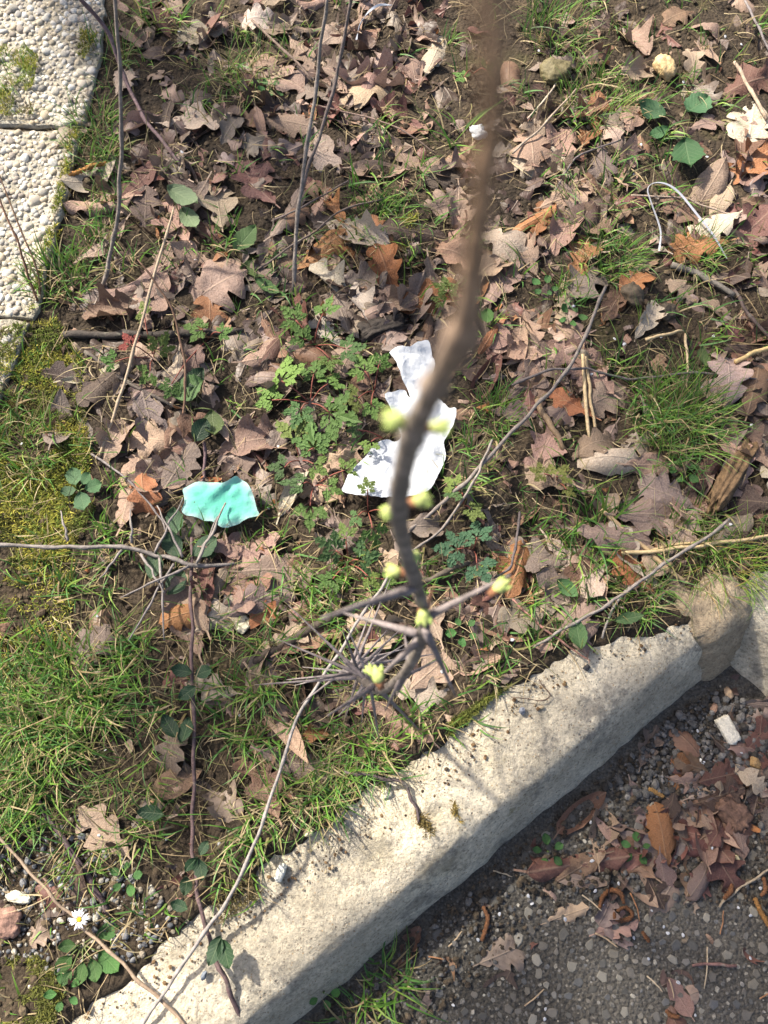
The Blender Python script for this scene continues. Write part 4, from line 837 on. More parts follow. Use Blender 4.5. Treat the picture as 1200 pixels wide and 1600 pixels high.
def cz(x, y, h, e):
    a = gp(345, 782); b = gp(372, 757); d = b - a; L = np.hypot(d[0], d[1]); d = d / L; t = (x - a[0]) * d[0] + (y - a[1]) * d[1]; s = -(x - a[0]) * d[1] + (y - a[1]) * d[0]
    ridge = np.exp(-((s - .004) / .007) ** 2) * sstep(-.03, .03, t) * .009 - np.exp(-((s + .006) / .005) ** 2) * sstep(-.03, .01, t) * .003
    c2 = gp(338, 790); ang = np.arctan2(y - c2[1], x - c2[0]); rr = np.hypot(x - c2[0], y - c2[1])
    return smooth_h(h, .25) + .029 + ridge + np.sin(ang * 7 + vnoise(x, y, 30) * 3) * .0018 * sstep(.005, .04, rr) + vnoise(x, y, 25) * .012 + np.abs(vnoise(x + 1, y, 45)) * .012 + np.abs(vnoise(x + 1, y + 3, 95)) * .005 - (1 - e) * .006
tag(sheet('turquoise_cloth', CLOTH, cz, M['cloth'], step=.003, jag=.0004), 'crumpled scrap of turquoise fabric with frayed edges on the leaves', 'cloth')

# ------------------------------------------------------------------ green plants
def leaflet(w, l, seed, lobes, flat=1.0):
    """one flat green blade of length l along +Y: outline as strips, lobed or plain"""
    r = np.random.default_rng(seed); n = 14 if lobes else 16; t = np.linspace(0, 1, n); e = np.sin(math.pi * t ** .8) ** .8 * w
    if lobes: e = e * (1 - .5 * (.5 + .5 * np.cos(2 * math.pi * 3.3 * t + .4)))
    e = np.maximum(e * (1 + .07 * np.sin(t * 31 + seed) + r.normal(0, .04, n)), .02 * w); v = []; uv = []
    for i in range(n):
        for c in (-1, -.5, 0, .5, 1): v.append((c * e[i], t[i] * l + .3 * abs(c) * e[i], -.25 * w * (1 - abs(c)) + .12 * l * (t[i] - .4) ** 2 + .05 * l * math.sin(6 * t[i] + seed) * abs(c))); uv.append((c * e[i] / max(l, 1e-6), t[i]))
    f = [(i * 5 + c, i * 5 + c + 1, i * 5 + c + 6, i * 5 + c + 5) for i in range(n - 1) for c in range(4)]
    return np.array(v), f, np.array(uv)
def herb_leaf(seed):
    """a herb robert leaf: three to five stalked leaflets, each cut deep into blunt toothed lobes"""
    b = Bag(); r = np.random.default_rng(seed)
    def strip(o, ang, L, w):
        v, f, uv = leaflet(w, L, int(r.integers(99)), True); ca, sa = math.cos(ang), math.sin(ang)
        b.add(np.stack([v[:, 0] * ca - v[:, 1] * sa + o[0], v[:, 0] * sa + v[:, 1] * ca + o[1], v[:, 2] * .6 + r.normal() * .008], 1), f, None, uv)
    def pinn(ang, L):
        d = np.array([-math.sin(ang), math.cos(ang)])
        strip(d * L * .08, ang, L * .98, L * .12)
        for pos, ll, da in ((.30, .36, .95), (.52, .30, .80), (.72, .20, .65)):
            for sg in (-1, 1): strip(d * L * (pos + r.normal() * .02), ang + sg * (da + r.normal() * .08), L * ll * r.uniform(.85, 1.12), L * .13)
    k = r.uniform(.9, 1.1); pinn(r.normal() * .06, .66 * k); pinn(-1.05 + r.normal() * .1, .56 * k); pinn(1.05 + r.normal() * .1, .56 * k)
    if r.random() < .7: pinn(-1.95, .38); pinn(1.95, .38)
    v = np.concatenate(b.v); v[:, 2] -= (v[:, 0] ** 2 + v[:, 1] ** 2) * .18
    return mesh('leaf', v, b.f, M['green'], uv=np.concatenate(b.u)), v
HERB = [herb_leaf(i) for i in range(10)]
def leafspot(o_root, base, me, v, px, py, s, ang, colr, hgt, tilt=.3, stem_col=(.22, .07, .05), sw=.0009, stemm='stem'):
    p = gp(px, py, 0); z = float(hz(p[0], p[1])); p = gp(px, py, z + hgt); z = max(p[2], float(hz(p[0], p[1])) + hgt * .6)
    o = link('leaf', me, o_root, (p[0] - base[0], p[1] - base[1], z - base[2])); o.rotation_euler = (random.gauss(0, tilt), random.gauss(0, tilt), ang); o.scale = (s, s, s); o.color = (*colr, 1)
    q = np.array([p[0], p[1], z]) - base; mid = q * .55 + np.array([0, 0, hgt * .35]); tv, tf = tube(catmull([np.zeros(3), mid, q], 4), sw, 5)
    st = obj('leaf_stalk', tv, tf, M[stemm], o_root); st.color = (*stem_col, 1); return o
def plant(name, label, px, py, cat, group=None):
    p = gp(px, py); z = float(hz(p[0], p[1], True)); b = np.array([*gp(px, py, z)[:2], z]); r = empty(name, b); tag(r, label, cat, group); return r, b
HG = [(.075, .145, .035), (.095, .175, .04), (.12, .20, .045), (.065, .125, .04), (.13, .17, .04)]
HERBS = [(490, 540, [(462, 500, 42), (505, 490, 36), (540, 545, 36), (515, 560, 30), (475, 530, 32)], 'largest clump of lobed herb leaves between dark stick and tissue'),
         (485, 630, [(440, 595, 46), (512, 600, 44), (470, 640, 36), (515, 645, 46), (425, 625, 36), (490, 585, 34)], 'dense lobed herb clump on red stalks above the pointed tan leaf'),
         (585, 610, [(570, 580, 34), (592, 570, 24), (560, 622, 34), (580, 632, 26)], 'lobed herb plant tucked beside the top of the white tissue'),
         (470, 720, [(460, 690, 46), (490, 700, 38), (445, 730, 36), (490, 725, 34)], 'lobed herb clump above the pale narrow leaf'),
         (490, 760, [(475, 755, 36), (485, 790, 38), (510, 760, 28), (538, 735, 24)], 'lobed herb plant beside the narrow leaf and the tissue corner'),
         (575, 800, [(575, 775, 26), (582, 825, 36), (560, 805, 26), (600, 800, 24)], 'lobed herb plant in front of the lower tissue edge'),
         (545, 880, [(525, 860, 42), (560, 875, 38), (520, 905, 38), (575, 900, 30), (540, 840, 26)], 'lobed herb clump in the grass left of the blackthorn buds'),
         (725, 790, [(722, 770, 34), (735, 795, 32), (712, 760, 24)], 'lobed herb plant growing on the soil mound'),
         (740, 860, [(745, 840, 44), (715, 858, 40), (745, 880, 36)], 'blue green lobed herb plant below the soil mound'),
         (240, 560, [(225, 490, 34), (248, 545, 34), (180, 565, 26), (235, 580, 28), (205, 540, 28)], 'lobed herb plant with a red leaf by the black stick'),
         (325, 530, [(315, 515, 36), (345, 520, 26), (268, 600, 26)], 'small lobed herb plant in front of the black stick'),
         (868, 755, [(870, 745, 36), (850, 740, 26), (885, 765, 24)], 'yellowish lobed herb plant beside the pink pointed leaf'),
         (705, 465, [(700, 455, 28), (690, 470, 22)], 'tiny lobed herb plant left of the blurred stem'),
         (600, 685, [(580, 690, 24), (560, 672, 24)], 'lobed herb plant at the middle tear of the tissue'),
         (740, 115, [(725, 120, 26), (760, 110, 22)], 'small feathery herb beside the top of the blackthorn stem'),
         (560, 1005 - 100, [(600, 905, 22)], 'single small lobed herb leaf beside the grey bud stem')]
for px, py, ls, lab in HERBS:
    r, b = plant('herb_plant', lab, px, py, 'herb', 'lobed herb plants on the verge')
    for k, (x, y, s) in enumerate(ls):
        me, v = HERB[random.randrange(10)]; c = col_jit(random.choice(HG))
        if 'yellowish' in lab: c = (.16, .17, .04)
        if 'blue green' in lab: c = (.05, .115, .06)
        if 'red leaf' in lab and k == 4: c = (.20, .04, .035)
        ang = math.atan2(-(y - py), x - px) - math.pi / 2 + random.gauss(0, .4)
        leafspot(r, b, me, v, x, y, s / ppm(x, y) * random.uniform(1.25, 1.75), ang, c, random.uniform(.014, .03), .28)
def plain(name, w, seed, m):
    v, f, uv = leaflet(w, 1.0, seed, False); return mesh(name, v, f, M[m], uv=uv), v
BROAD = [plain('leaf', w, i, 'green') for i, w in enumerate((.20, .28, .34, .40))]; BRAM = [plain('leaf', w, 20 + i, 'glossy') for i, w in enumerate((.28, .32, .36))]
def broad(name, label, px, py, leaves, cat, cols, pool, group=None, hgt=(.008, .02), stalk=(.10, .13, .04)):
    r, b = plant(name, label, px, py, cat, group)
    for (x, y, s, ang, k) in leaves:
        me, v = pool[k]; leafspot(r, b, me, v, x, y, s / ppm(x, y), math.radians(ang) - math.pi / 2, col_jit(random.choice(cols)), random.uniform(*hgt), .15, stalk)
DG = [(.07, .13, .045), (.085, .15, .05), (.10, .15, .045)]; BG = [(.022, .052, .024), (.03, .065, .03), (.04, .08, .04)]
broad('dock_plant', 'dock plant with large oval blue green leaves in the far soil', 1062, 195, [(1070, 214, 60, -88, 3), (1072, 172, 52, 40, 3), (1040, 180, 46, 155, 2), (1046, 200, 34, 200, 1)], 'dock', [(.045, .115, .045), (.055, .13, .055)], BROAD)
broad('dock_plant', 'dock plant with pale folded leaves beside the upright grey twig', 285, 345, [(262, 292, 60, -35, 1), (285, 325, 50, -60, 1)], 'dock', [(.16, .22, .12)], BROAD)
broad('dock_plant', 'dock plant with mid green leaves left of the two upright twigs', 395, 400, [(365, 392, 55, 55, 1), (375, 420, 55, 10, 2), (340, 362, 40, 70, 1), (398, 436, 45, -30, 0), (425, 405, 40, 40, 0)], 'dock', DG, BROAD, None, (.002, .009))
broad('dock_plant', 'dock plant with arrow shaped green leaf drooping onto the kerbstone', 915, 960, [(908, 1015, 50, 95, 1), (918, 935, 55, 50, 1), (960, 970, 45, 10, 0), (870, 905, 40, -40, 1)], 'dock', [(.07, .135, .05)], BROAD)
broad('dock_plant', 'small upright dock leaf beside the spotted pale oak leaf', 1104, 572, [(1103, 574, 38, 90, 1)], 'dock', [(.08, .13, .035)], BROAD)
broad('seedling', 'round leaved seedling beside the blurred blackthorn node', 762, 510, [(762, 505, 26, 90, 3)], 'seedling', [(.06, .14, .03)], BROAD)
broad('nettle_plant', 'small crinkled nettle like plant in the moss', 125, 770, [(118, 758, 32, 110, 3), (124, 768, 34, -70, 3), (132, 764, 28, 20, 3), (119, 765, 24, 190, 3), (128, 757, 22, 60, 3)], 'herb', [(.06, .125, .055), (.075, .14, .07)], BROAD)
broad('bramble_seedling', 'dark green pair of leaves by the thin upright stalk', 300, 640, [(268, 618, 56, 20, 2), (330, 640, 46, -80, 2), (305, 690, 40, 70, 2), (290, 605, 40, 50, 1)], 'bramble', BG + DG, BRAM)
broad('bramble_seedling', 'dull green bramble leaves under the thorny twig shoots', 275, 890, [(235, 905, 44, 80, 2), (262, 930, 44, 60, 2), (280, 870, 44, 120, 2), (300, 868, 46, 40, 2), (275, 835, 44, 100, 1), (330, 835, 40, -90, 1)], 'bramble', [(.045, .085, .04), (.055, .10, .05)], BRAM)
broad('daisy_leaves', 'rosette of spoon shaped leaves under the daisy flower', 130, 1475, [(112, 1492, 34, 230, 2), (130, 1502, 34, 265, 2), (143, 1498, 34, 290, 2), (155, 1487, 44, 320, 2), (150, 1462, 36, 20, 2), (120, 1478, 28, 180, 2), (112, 1515, 26, 240, 1)], 'daisy', [(.06, .13, .035), (.05, .11, .03)], BROAD, hgt=(.004, .010))
for i, (px, py, lab) in enumerate([(850, 455, 'clover sprig among leaves right of the blurred stem'), (890, 500, 'clover sprig by the orange leaf fragments'), (722, 990, 'clover sprig between thorn tip and kerb leaves'), (855, 1330, 'tiny round leaved weed at the kerb foot by the dark red leaf'), (990, 1325, 'tiny weed with two round leaves beside the rust leaf on the road'), (500, 1570, 'lobed green weed squeezed at the foot of the kerbstone'), (425, 150, 'small trefoil in the deep litter by the upright twigs'), (110, 1545, 'tiny seedling by the dark moss'), (1060, 745, 'small trefoil under the dense grass tuft'), (200, 1370, 'grey green weed lying over the bare soil by the kerb')]):
    zb = zbase(px, py); p = gp(px, py, zb); z = float(hz(p[0], p[1])); b = np.array([p[0], p[1], z]); r = empty('small_weed', b); tag(r, lab, 'weed', 'small weeds')
    for k in range(5):
        me, v = BROAD[2 + k % 2]; a = k * 1.26 + i; rr = .008; s = random.uniform(.010, .016)
        o = link('leaf', me, r, (rr * math.cos(a), rr * math.sin(a), .005 + .002 * k)); o.rotation_euler = (random.gauss(0, .2), random.gauss(0, .2), a - math.pi / 2); o.scale = (s, s, s); o.color = (*col_jit((.06, .15, .04)), 1)
    tv, tf = tube([(0, 0, -.004), (0, 0, .008)], .0012, 5); st = obj('stem', tv, tf, M['stem'], r); st.color = (.09, .13, .04, 1)

# bramble trailing down to the kerb, leaves in pairs
def stem_with_leaves(label, P, w0, w1, colr, leaves, lcols):
    Q = []
    for px, py, h in P:
        z = zbase(px, py)
        for _ in range(3): p = gp(px, py, z + h); z = float(hz(p[0], p[1]))
        Q.append(gp(px, py, z + h))
    C = catmull(Q, 7); c0 = C[-1].copy(); n = len(C); C = C + np.stack([vnoise(np.arange(n) * 1., np.full(n, 3.3), .4), vnoise(np.arange(n) * 1., np.full(n, 8.1), .4), np.zeros(n)], 1) * .007; R = np.linspace(w0, w1, n) / 1300 / 2 * .62 * (1 + .15 * (np.arange(n) % 4 == 1)); r = empty('bramble', c0)
    v, f = tube(C - c0, R, 8, .06); s = obj('stem', v, f, M['bark'], r); s.color = (*colr, 1)
    for (x, y, sz, ang, k) in leaves:
        me, vv = BRAM[k]; z = float(hz(*gp(x, y)[:2])); p = gp(x, y, z + .026); a = math.radians(ang); ls = sz * 1.0 / ppm(x, y)
        o = link('leaf', me, r, (p[0] - c0[0] - math.cos(a) * ls * .5, p[1] - c0[1] - math.sin(a) * ls * .5, p[2] - c0[2])); o.rotation_euler = (random.gauss(0, .2), random.gauss(0, .2), a - math.pi / 2); o.scale = (ls,) * 3; o.color = (*col_jit(random.choice(lcols)), 1)
    for k in range(14):
        i = random.randrange(1, n - 1); d = np.array([random.gauss(0, 1), random.gauss(0, 1), .4]); d /= np.linalg.norm(d)
        tv, tf = tube([C[i] - c0, C[i] - c0 + d * .005], [.0009, .0001], 4); t = obj('thorn', tv, tf, M['bark'], r); t.color = (.2, .09, .07, 1)
    return tag(r, label, 'bramble')
stem_with_leaves('trailing dark bramble stem with paired leaves running down over the kerbstone', [(297, 838, .010), (299, 880, .012), (300, 960, .012), (304, 1100, .010), (302, 1240, .012), (303, 1330, .014), (312, 1420, .012), (330, 1480, .008), (355, 1540, .008), (385, 1620, .006)], 9, 11, (.10, .065, .065),
                 [(284, 1048, 32, 170, 1), (318, 1050, 28, 20, 2), (292, 1082, 32, 215, 1), (265, 1135, 42, 125, 0), (288, 1140, 40, 80, 0), (235, 1270, 42, 175, 0), (298, 1352, 30, 230, 0), (312, 1358, 34, 285, 1), (288, 1386, 32, 260, 1), (318, 1325, 24, 60, 1), (280, 1415, 28, 160, 1), (336, 1485, 44, 250, 0), (352, 1490, 44, 290, 0)], BG)

# daisy
p = gp(121, 1438, .03); zb_ = float(hz(p[0], p[1])); b = np.array([p[0], p[1] - .004, zb_]); r = empty('daisy', b); tag(r, 'white daisy flower with yellow centre above the gravel', 'daisy')
top = np.array([p[0], p[1], zb_ + .026]) - b
tv, tf = tube(catmull([np.array([0, 0, -.004]), np.array([.001, .001, .012]), top], 5), .0009, 6); s_ = obj('stem', tv, tf, M['stem'], r); s_.color = (.12, .15, .05, 1)
dv, df = rock(ICO3, 5, .05, (.0028, .0028, .002)); d_ = obj('flower_head', dv + top, df, M['catkin'], r); d_.color = (.75, .50, .02, 1)
for k in range(26):
    a = k * 6.283 / 26 + random.gauss(0, .13); l = random.uniform(.0065, .0095); w = .0009; t = np.array([0, .35, .75, 1.]); ww = np.array([.5, 1, 1, .3]) * w; v = []
    for tt, wq in zip(t, ww):
        for sg in (-1, 1): rr = .003 + tt * l; v.append((top[0] + rr * math.cos(a) - sg * wq * math.sin(a), top[1] + rr * math.sin(a) + sg * wq * math.cos(a), top[2] + .002 * tt * (1 - tt) * 4 - .001 * (k % 2)))
    o = obj('petal', v, [(0, 1, 3, 2), (2, 3, 5, 4), (4, 5, 7, 6)], M['petal'], d_); o.color = (.80, .77, .80, 1)

# ------------------------------------------------------------------ stones, litter, catkins, petals
def stone(name, label, px, py, rpx, fl, colr, cat='stone', seed=1, sink=.35, m='stone', boxy=.3, ang=None, group=None, sub=ICO4, base=True, amp=.2, cube=0.0):
    zb = zbase(px, py); p = gp(px, py, zb); z = float(hz(p[0], p[1], base)); r = rpx / ppm(px, py)
    v, f = rock(sub, seed, amp, (1, 1, 1), boxy); v = v * (1 - cube) + cube * v / np.abs(v).max(1)[:, None] * .85; fn = vnoise(v[:, 0] + seed, v[:, 1] + v[:, 2] * .8, 6) * .16 + vnoise(v[:, 0] + v[:, 2], v[:, 1] + seed, 14) * .09; v = v * (1 + fn)[:, None] * np.array(fl); a = random.random() * 6.28 if ang is None else ang; ca, sa = math.cos(a), math.sin(a)
    v = np.stack([v[:, 0] * ca - v[:, 1] * sa, v[:, 0] * sa + v[:, 1] * ca, v[:, 2]], 1) * r; lo = v[:, 2].min()
    o = link(name, mesh(name, v, f, M[m]), None, (p[0], p[1], z - lo * (1 - sink) - 0)); o.color = (*colr, 1); return tag(o, label, cat, group)
stone('stone', 'yellowish lumpy stone in the far soil near the dock plant', 1037, 113, 20, (1, .8, .8), (.46, .33, .17), seed=3)
stone('soil_clod', 'round mossy lump of soil in the grass near the yellowish stone', 866, 124, 26, (1, .9, .7), (.12, .10, .05), 'clod', 4)
stone('soil_clod', 'crumbly brown clod of soil near the dark grey split stick', 985, 470, 22, (1, .8, .6), (.09, .068, .045), 'clod', 8)
stone('soil_clod', 'small clod of soil beside the crumbly brown one', 1040, 490, 17, (1, .8, .6), (.075, .058, .04), 'clod', 9)
stone('stone_chip', 'porous white stone chip lying on the grit in the kerb corner', 1134, 1141, 27, (1, .52, .35), (.66, .61, .50), 'stone', 12, .25, boxy=1., ang=-1.15, cube=.8, amp=.08)
stone('stone', 'brown pebble beside the end of the mortar lump', 1136, 1083, 11, (1, .7, .6), (.36, .25, .16), seed=13, sink=.25)
stone('stone', 'small reddish pebble between mortar lump and white chip', 1114, 1107, 9, (1, .7, .5), (.30, .18, .12), seed=14, sink=.25)
stone('stone', 'golden brown pebble below the red pointed leaf', 1176, 1192, 12, (1, .65, .6), (.34, .22, .10), seed=15, sink=.25)
stone('stone', 'white stone crumb between the dark road leaves', 1094, 1190, 6, (1, .8, .6), (.75, .75, .72), seed=16, sink=.2)
stone('stone', 'pale limestone crumb at the back edge of the kerbstone', 604, 1238, 10, (1, .8, .6), (.62, .56, .42), seed=17, sink=.3)
stone('stone', 'cream stone bit stuck in soil at the kerb edge', 484, 1299, 8, (1, .8, .7), (.62, .50, .32), seed=18, sink=.3)
stone('stone_chip', 'pale grey oblong chip wedged beside the kerbstone', 440, 1362, 15, (1, .5, .5), (.50, .50, .45), 'stone', 19, .3, boxy=.7, ang=1.2, cube=.6)
stone('stone', 'black round pellet on the kerbstone top', 913, 1045, 5, (1, 1, .9), (.03, .03, .035), seed=20, sink=.2, base=True)
stone('stone', 'bluish grey pellet on the kerbstone top', 813, 1112, 6, (1, .8, .7), (.14, .15, .18), seed=21, sink=.2)
stone('stone', 'blue grey chip on the lower kerbstone', 322, 1521, 7, (1, .6, .6), (.13, .15, .18), seed=22, sink=.2)
stone('seed_cluster', 'pale lumpy seed cluster on the road beside the catkins', 1148, 1345, 10, (1, .7, .8), (.60, .52, .30), 'seed', 23, .2)
stone('dirt_clump', 'crumpled reddish brown clump on the gravel by the verge', 12, 1440, 24, (1, .9, .5), (.22, .13, .10), 'clump', 24, .3, 'wood')
stone('wool_tuft', 'cream woolly tuft lying on the gravel', 28, 1402, 19, (.5, 1, .35), (.62, .57, .44), 'tuft', 25, .3, 'wood')
stone('foil_scrap', 'white crumpled scrap half hidden behind the blurred stem', 746, 212, 16, (.7, 1, .5), (.78, .78, .80), 'scrap', 26, .3, 'tissue', 1.)
stone('cone_scale', 'dark brown seed cone in the lower grass', 14, 985, 14, (1, .8, .7), (.13, .075, .05), 'cone', 27, .3, 'catkin')
stone('leaf_lump', 'pale papery crumple in the litter below the turquoise cloth', 380, 975, 16, (1, .8, .35), (.55, .50, .38), 'scrap', 28, .3, 'wood')
for i, (px, py, r, c) in enumerate([(60, 1392, 8, 0), (95, 1385, 7, 1), (110, 1385, 9, 0), (85, 1457, 5, 2), (75, 1430, 4, 3), (40, 1495, 5, 2), (200, 1460, 8, 0), (207, 1488, 9, 0), (75, 1512, 7, 1), (95, 1515, 8, 0), (30, 1476, 6, 1), (182, 1384, 5, 2), (175, 1388, 6, 1), (250, 1447, 6, 1), (230, 1415, 5, 1), (145, 1515, 5, 3), (262, 1310, 5, 1), (248, 1262, 6, 1), (240, 1252, 6, 3), (345, 1318, 5, 1), (50, 1540, 5, 2), (90, 1465, 5, 1)]):
    nm = ['dark grey', 'light grey', 'cream', 'orange brown'][c]
    stone('pebble', f'{nm} pebble in the loose gravel by the daisy', px, py, r * .75, (1, .8, .65), [(.14, .14, .15), (.27, .27, .27), (.58, .52, .40), (.42, .25, .14)][c], 'pebble', 60 + i, .3, group=f'{nm} pebbles in the gravel', sub=ICO2)
# rotten wood
def chunk(label, A, B, w, colr, seed, h=.012, cat='wood'):
    a = gp(*A, .01); b = gp(*B, .01); L = np.linalg.norm(b - a); v, f = rock(ICO4, seed, .10, (1, 1, 1), .9); v = v * .25 + .75 * v / np.abs(v).max(1)[:, None] * .85; n = vnoise(v[:, 1] * 1 + seed, v[:, 2] * 1. + v[:, 0] * .15, 6) * 1.6 + vnoise(v[:, 0] * 3 + seed, v[:, 1], 2) * .6; v[:, 0] += np.sign(v[:, 0]) * np.clip(np.abs(v[:, 0]) - .6, 0, 1) * vnoise(v[:, 1] + seed, v[:, 2], 7) * 1.6
    v = v * np.array([L * .5, w, h]); v[:, 1:] *= (1 + n * .5)[:, None]; v[:, 0] *= 1 + .08 * vnoise(v[:, 1] * 200, v[:, 2] * 100, 1); c = (a + b) / 2; z = float(hz(c[0], c[1], True))
    an = math.atan2(b[1] - a[1], b[0] - a[0]); o = link('rotten_wood', mesh('rotten_wood', v, f, M['wood'])); o.location = (c[0], c[1], z + h * .5); o.rotation_euler = (.1, 0, an); o.color = (*colr, 1); return tag(o, label, cat)
chunk('rotten golden brown piece of wood lying behind the kerb corner leaves', (1108, 800), (1178, 682), .013, (.15, .095, .05), 31)
chunk('dark flat piece of bark among leaves by the rotten wood', (1085, 770), (1125, 700), .012, (.09, .05, .038), 32, .006)
chunk('black wet piece of wood under the leaves above the tissue', (555, 520), (640, 495), .016, (.035, .028, .024), 33, .01)
chunk('crumbled reddish bark heap at the road edge', (1165, 1250), (1215, 1300), .016, (.12, .07, .05), 34, .008)
# catkins
def catkin(label, P, w, colr, group, up=.006):
    Q = [np.array([*gp(a, b, zbase(a, b) + .003)[:2], 0]) for a, b in P]
    for q in Q: q[2] = float(hz(q[0], q[1])) + w * .8
    w = w * .78; C = catmull(Q, 7); n = len(C); R = w * (1 + .35 * ((np.arange(n) % 2) - .5)) * np.sin(np.linspace(.35, 2.9, n)) ** .4
    v, f = tube(C, R, 9, .25); o = obj('catkin', v, f, M['catkin'], loc=C[0]); o.color = (*colr, 1); return tag(o, label, 'catkin', group)
CK = (.14, .062, .028)
catkin('curled rusty catkin lying beside the dark red leaf on the road', [(935, 1418), (942, 1400), (955, 1390), (968, 1396), (975, 1412)], .0040, CK, 'rusty catkins')
catkin('ring shaped rusty catkin below the curled one', [(962, 1422), (978, 1418), (988, 1430), (975, 1438), (960, 1434), (958, 1424)], .0034, CK, 'rusty catkins')
catkin('rusty catkin on the road near the pale seed cluster', [(1142, 1352), (1178, 1340), (1192, 1370), (1196, 1390)][2:] + [(1188, 1400)], .0038, CK, 'rusty catkins')
catkin('short rusty catkin between the pink leaf and the pale twig', [(1130, 1405), (1140, 1392), (1142, 1380)], .0040, CK, 'rusty catkins')
catkin('long orange catkin at the road edge by the pale twig', [(1178, 1402), (1186, 1420), (1194, 1436), (1205, 1452)], .0044, (.22, .11, .035), 'rusty catkins')
catkin('rusty catkin against the kerb foot on the road', [(754, 1415), (762, 1435), (756, 1458), (752, 1470)], .0038, CK, 'rusty catkins')
catkin('golden brown catkin among the dark leaves in the kerb corner', [(1012, 1232), (1024, 1238), (1036, 1246)], .0042, (.30, .17, .06), 'rusty catkins')
catkin('orange catkin lying at the edge of the paving slab', [(112, 286), (130, 276), (150, 268), (175, 260)], .0045, (.36, .17, .05), 'rusty catkins')
catkin('small rusty catkin beside the curled leaf on the asphalt', [(1040, 1578), (1048, 1586), (1060, 1588)], .0038, CK, 'rusty catkins')
catkin('tiny rusty catkin on the bare asphalt', [(1003, 1455), (1010, 1466), (1014, 1472)], .0032, CK, 'rusty catkins')
# white petals
PV, PF = rock(ICO2, 77, .04, (1, .62, .10)); PETM = [mesh('petal', PV * np.array([1, 1 + .2 * i, 1]), PF, M['petal']) for i in range(2)]
ROADPET = [(1017, 1422), (883, 1436), (1037, 1448), (1043, 1458), (1067, 1461), (1172, 1430), (1172, 1497), (990, 1465), (1013, 1498), (942, 1412), (825, 1400), (831, 1411), (1188, 1388), (1060, 1535), (1086, 1586), (747, 1468), (735, 1457), (708, 1570), (851, 1592), (780, 1428), (852, 1576), (1153, 1418), (923, 1285), (925, 1345), (1090, 1142), (1158, 1176), (1112, 1325), (930, 1392), (966, 1380)]
VERGEPET = [(842, 80), (1133, 58), (1158, 70), (1068, 129), (896, 478), (1033, 527), (1115, 525), (1088, 597), (1097, 605), (1024, 680), (1045, 674), (1174, 664), (924, 585), (975, 538), (990, 273), (863, 363), (209, 694), (33, 693), (290, 716), (254, 752), (152, 963), (375, 1118), (500, 940), (280, 50), (690, 720), (305, 405), (435, 698), (690, 1050), (800, 1000), (835, 965), (155, 1305), (93, 1372), (165, 1172), (65, 855), (640, 1210), (1140, 820), (286, 243), (420, 795), (640, 395), (560, 355), (700, 395), (1105, 245), (1000, 230), (960, 530), (1205, 620)]
ALL_PET = []
for lst, lab, grp in ((ROADPET, 'tiny white petal fallen on the dark road', 'white petals on the road'), (VERGEPET, 'tiny white petal fallen on the verge', 'white petals on the verge')):
    for px, py in lst:
        zb = zbase(px, py); p = gp(px, py, zb); z = float(hz(p[0], p[1])); p = gp(px, py, z); z = float(hz(p[0], p[1])); o = link('petal', PETM[random.randrange(2)], None, (p[0], p[1], z + .0012)); s = random.uniform(.002, .0036); o.scale = (s, s, s); o.rotation_euler = (random.gauss(0, .35), random.gauss(0, .35), random.random() * 6.28); o.color = (.62, .63, .66, 1); ALL_PET.append((o, lab, grp, marks_near(px, py)))
for o, lab, grp, mk in ALL_PET:
    one = [q for q in ALL_PET if q[3][0] == mk[0]]
    l2 = f'tiny white petal fallen near {mk[0]}' if len(one) == 1 else f'tiny white petal fallen between {mk[0]} and {mk[1]}'
    tag(o, l2, 'petal', grp)
# plastic strap
def strap(label, P, w, colr):
    Q = [gp(a, b, h + .004) for a, b, h in P]; C = catmull(Q, 8); n = len(C)
    for i in range(n): C[i, 2] = max(C[i, 2], float(hz(C[i, 0], C[i, 1])) + .002)
    T_ = np.gradient(C, axis=0); T_ /= np.linalg.norm(T_, axis=1)[:, None]; v = []; f = []
    for i in range(n):
        tw = .5 + 1.1 * math.sin(i * 3.0 / n * 2.2); sd_ = np.cross(T_[i], [0, 0, 1]); sd_ /= np.linalg.norm(sd_) + 1e-9; nn = np.cross(sd_, T_[i]); s = sd_ * math.cos(tw) + nn * math.sin(tw); k = np.cross(T_[i], s)
        for a, b_ in ((-1, -1), (1, -1), (1, 1), (-1, 1)): v.append(C[i] + s * a * w + k * b_ * .0003)
    for i in range(n - 1):
        for k in range(4): f.append((i * 4 + k, i * 4 + (k + 1) % 4, i * 4 + 4 + (k + 1) % 4, i * 4 + 4 + k))
    o = obj('plastic_strap', v, f, M['plastic'], loc=C[0], smooth=False); o.color = (*colr, 1); tag(o, label, 'strap')
strap('thin white plastic strap looping over the leaves', [(1030, 392, .004), (1032, 360, .01), (1018, 318, .02), (1012, 296, .025), (1022, 286, .028), (1042, 288, .026), (1062, 302, .022), (1090, 336, .016), (1115, 368, .010), (1136, 404, .004)], .0015, (.36, .37, .42))
strap('bluish plastic strap loop half buried at the top of the litter', [(557, 62, .004), (562, 40, .012), (575, 20, .018), (592, 8, .018), (612, 8, .006)], .0019, (.36, .39, .45))

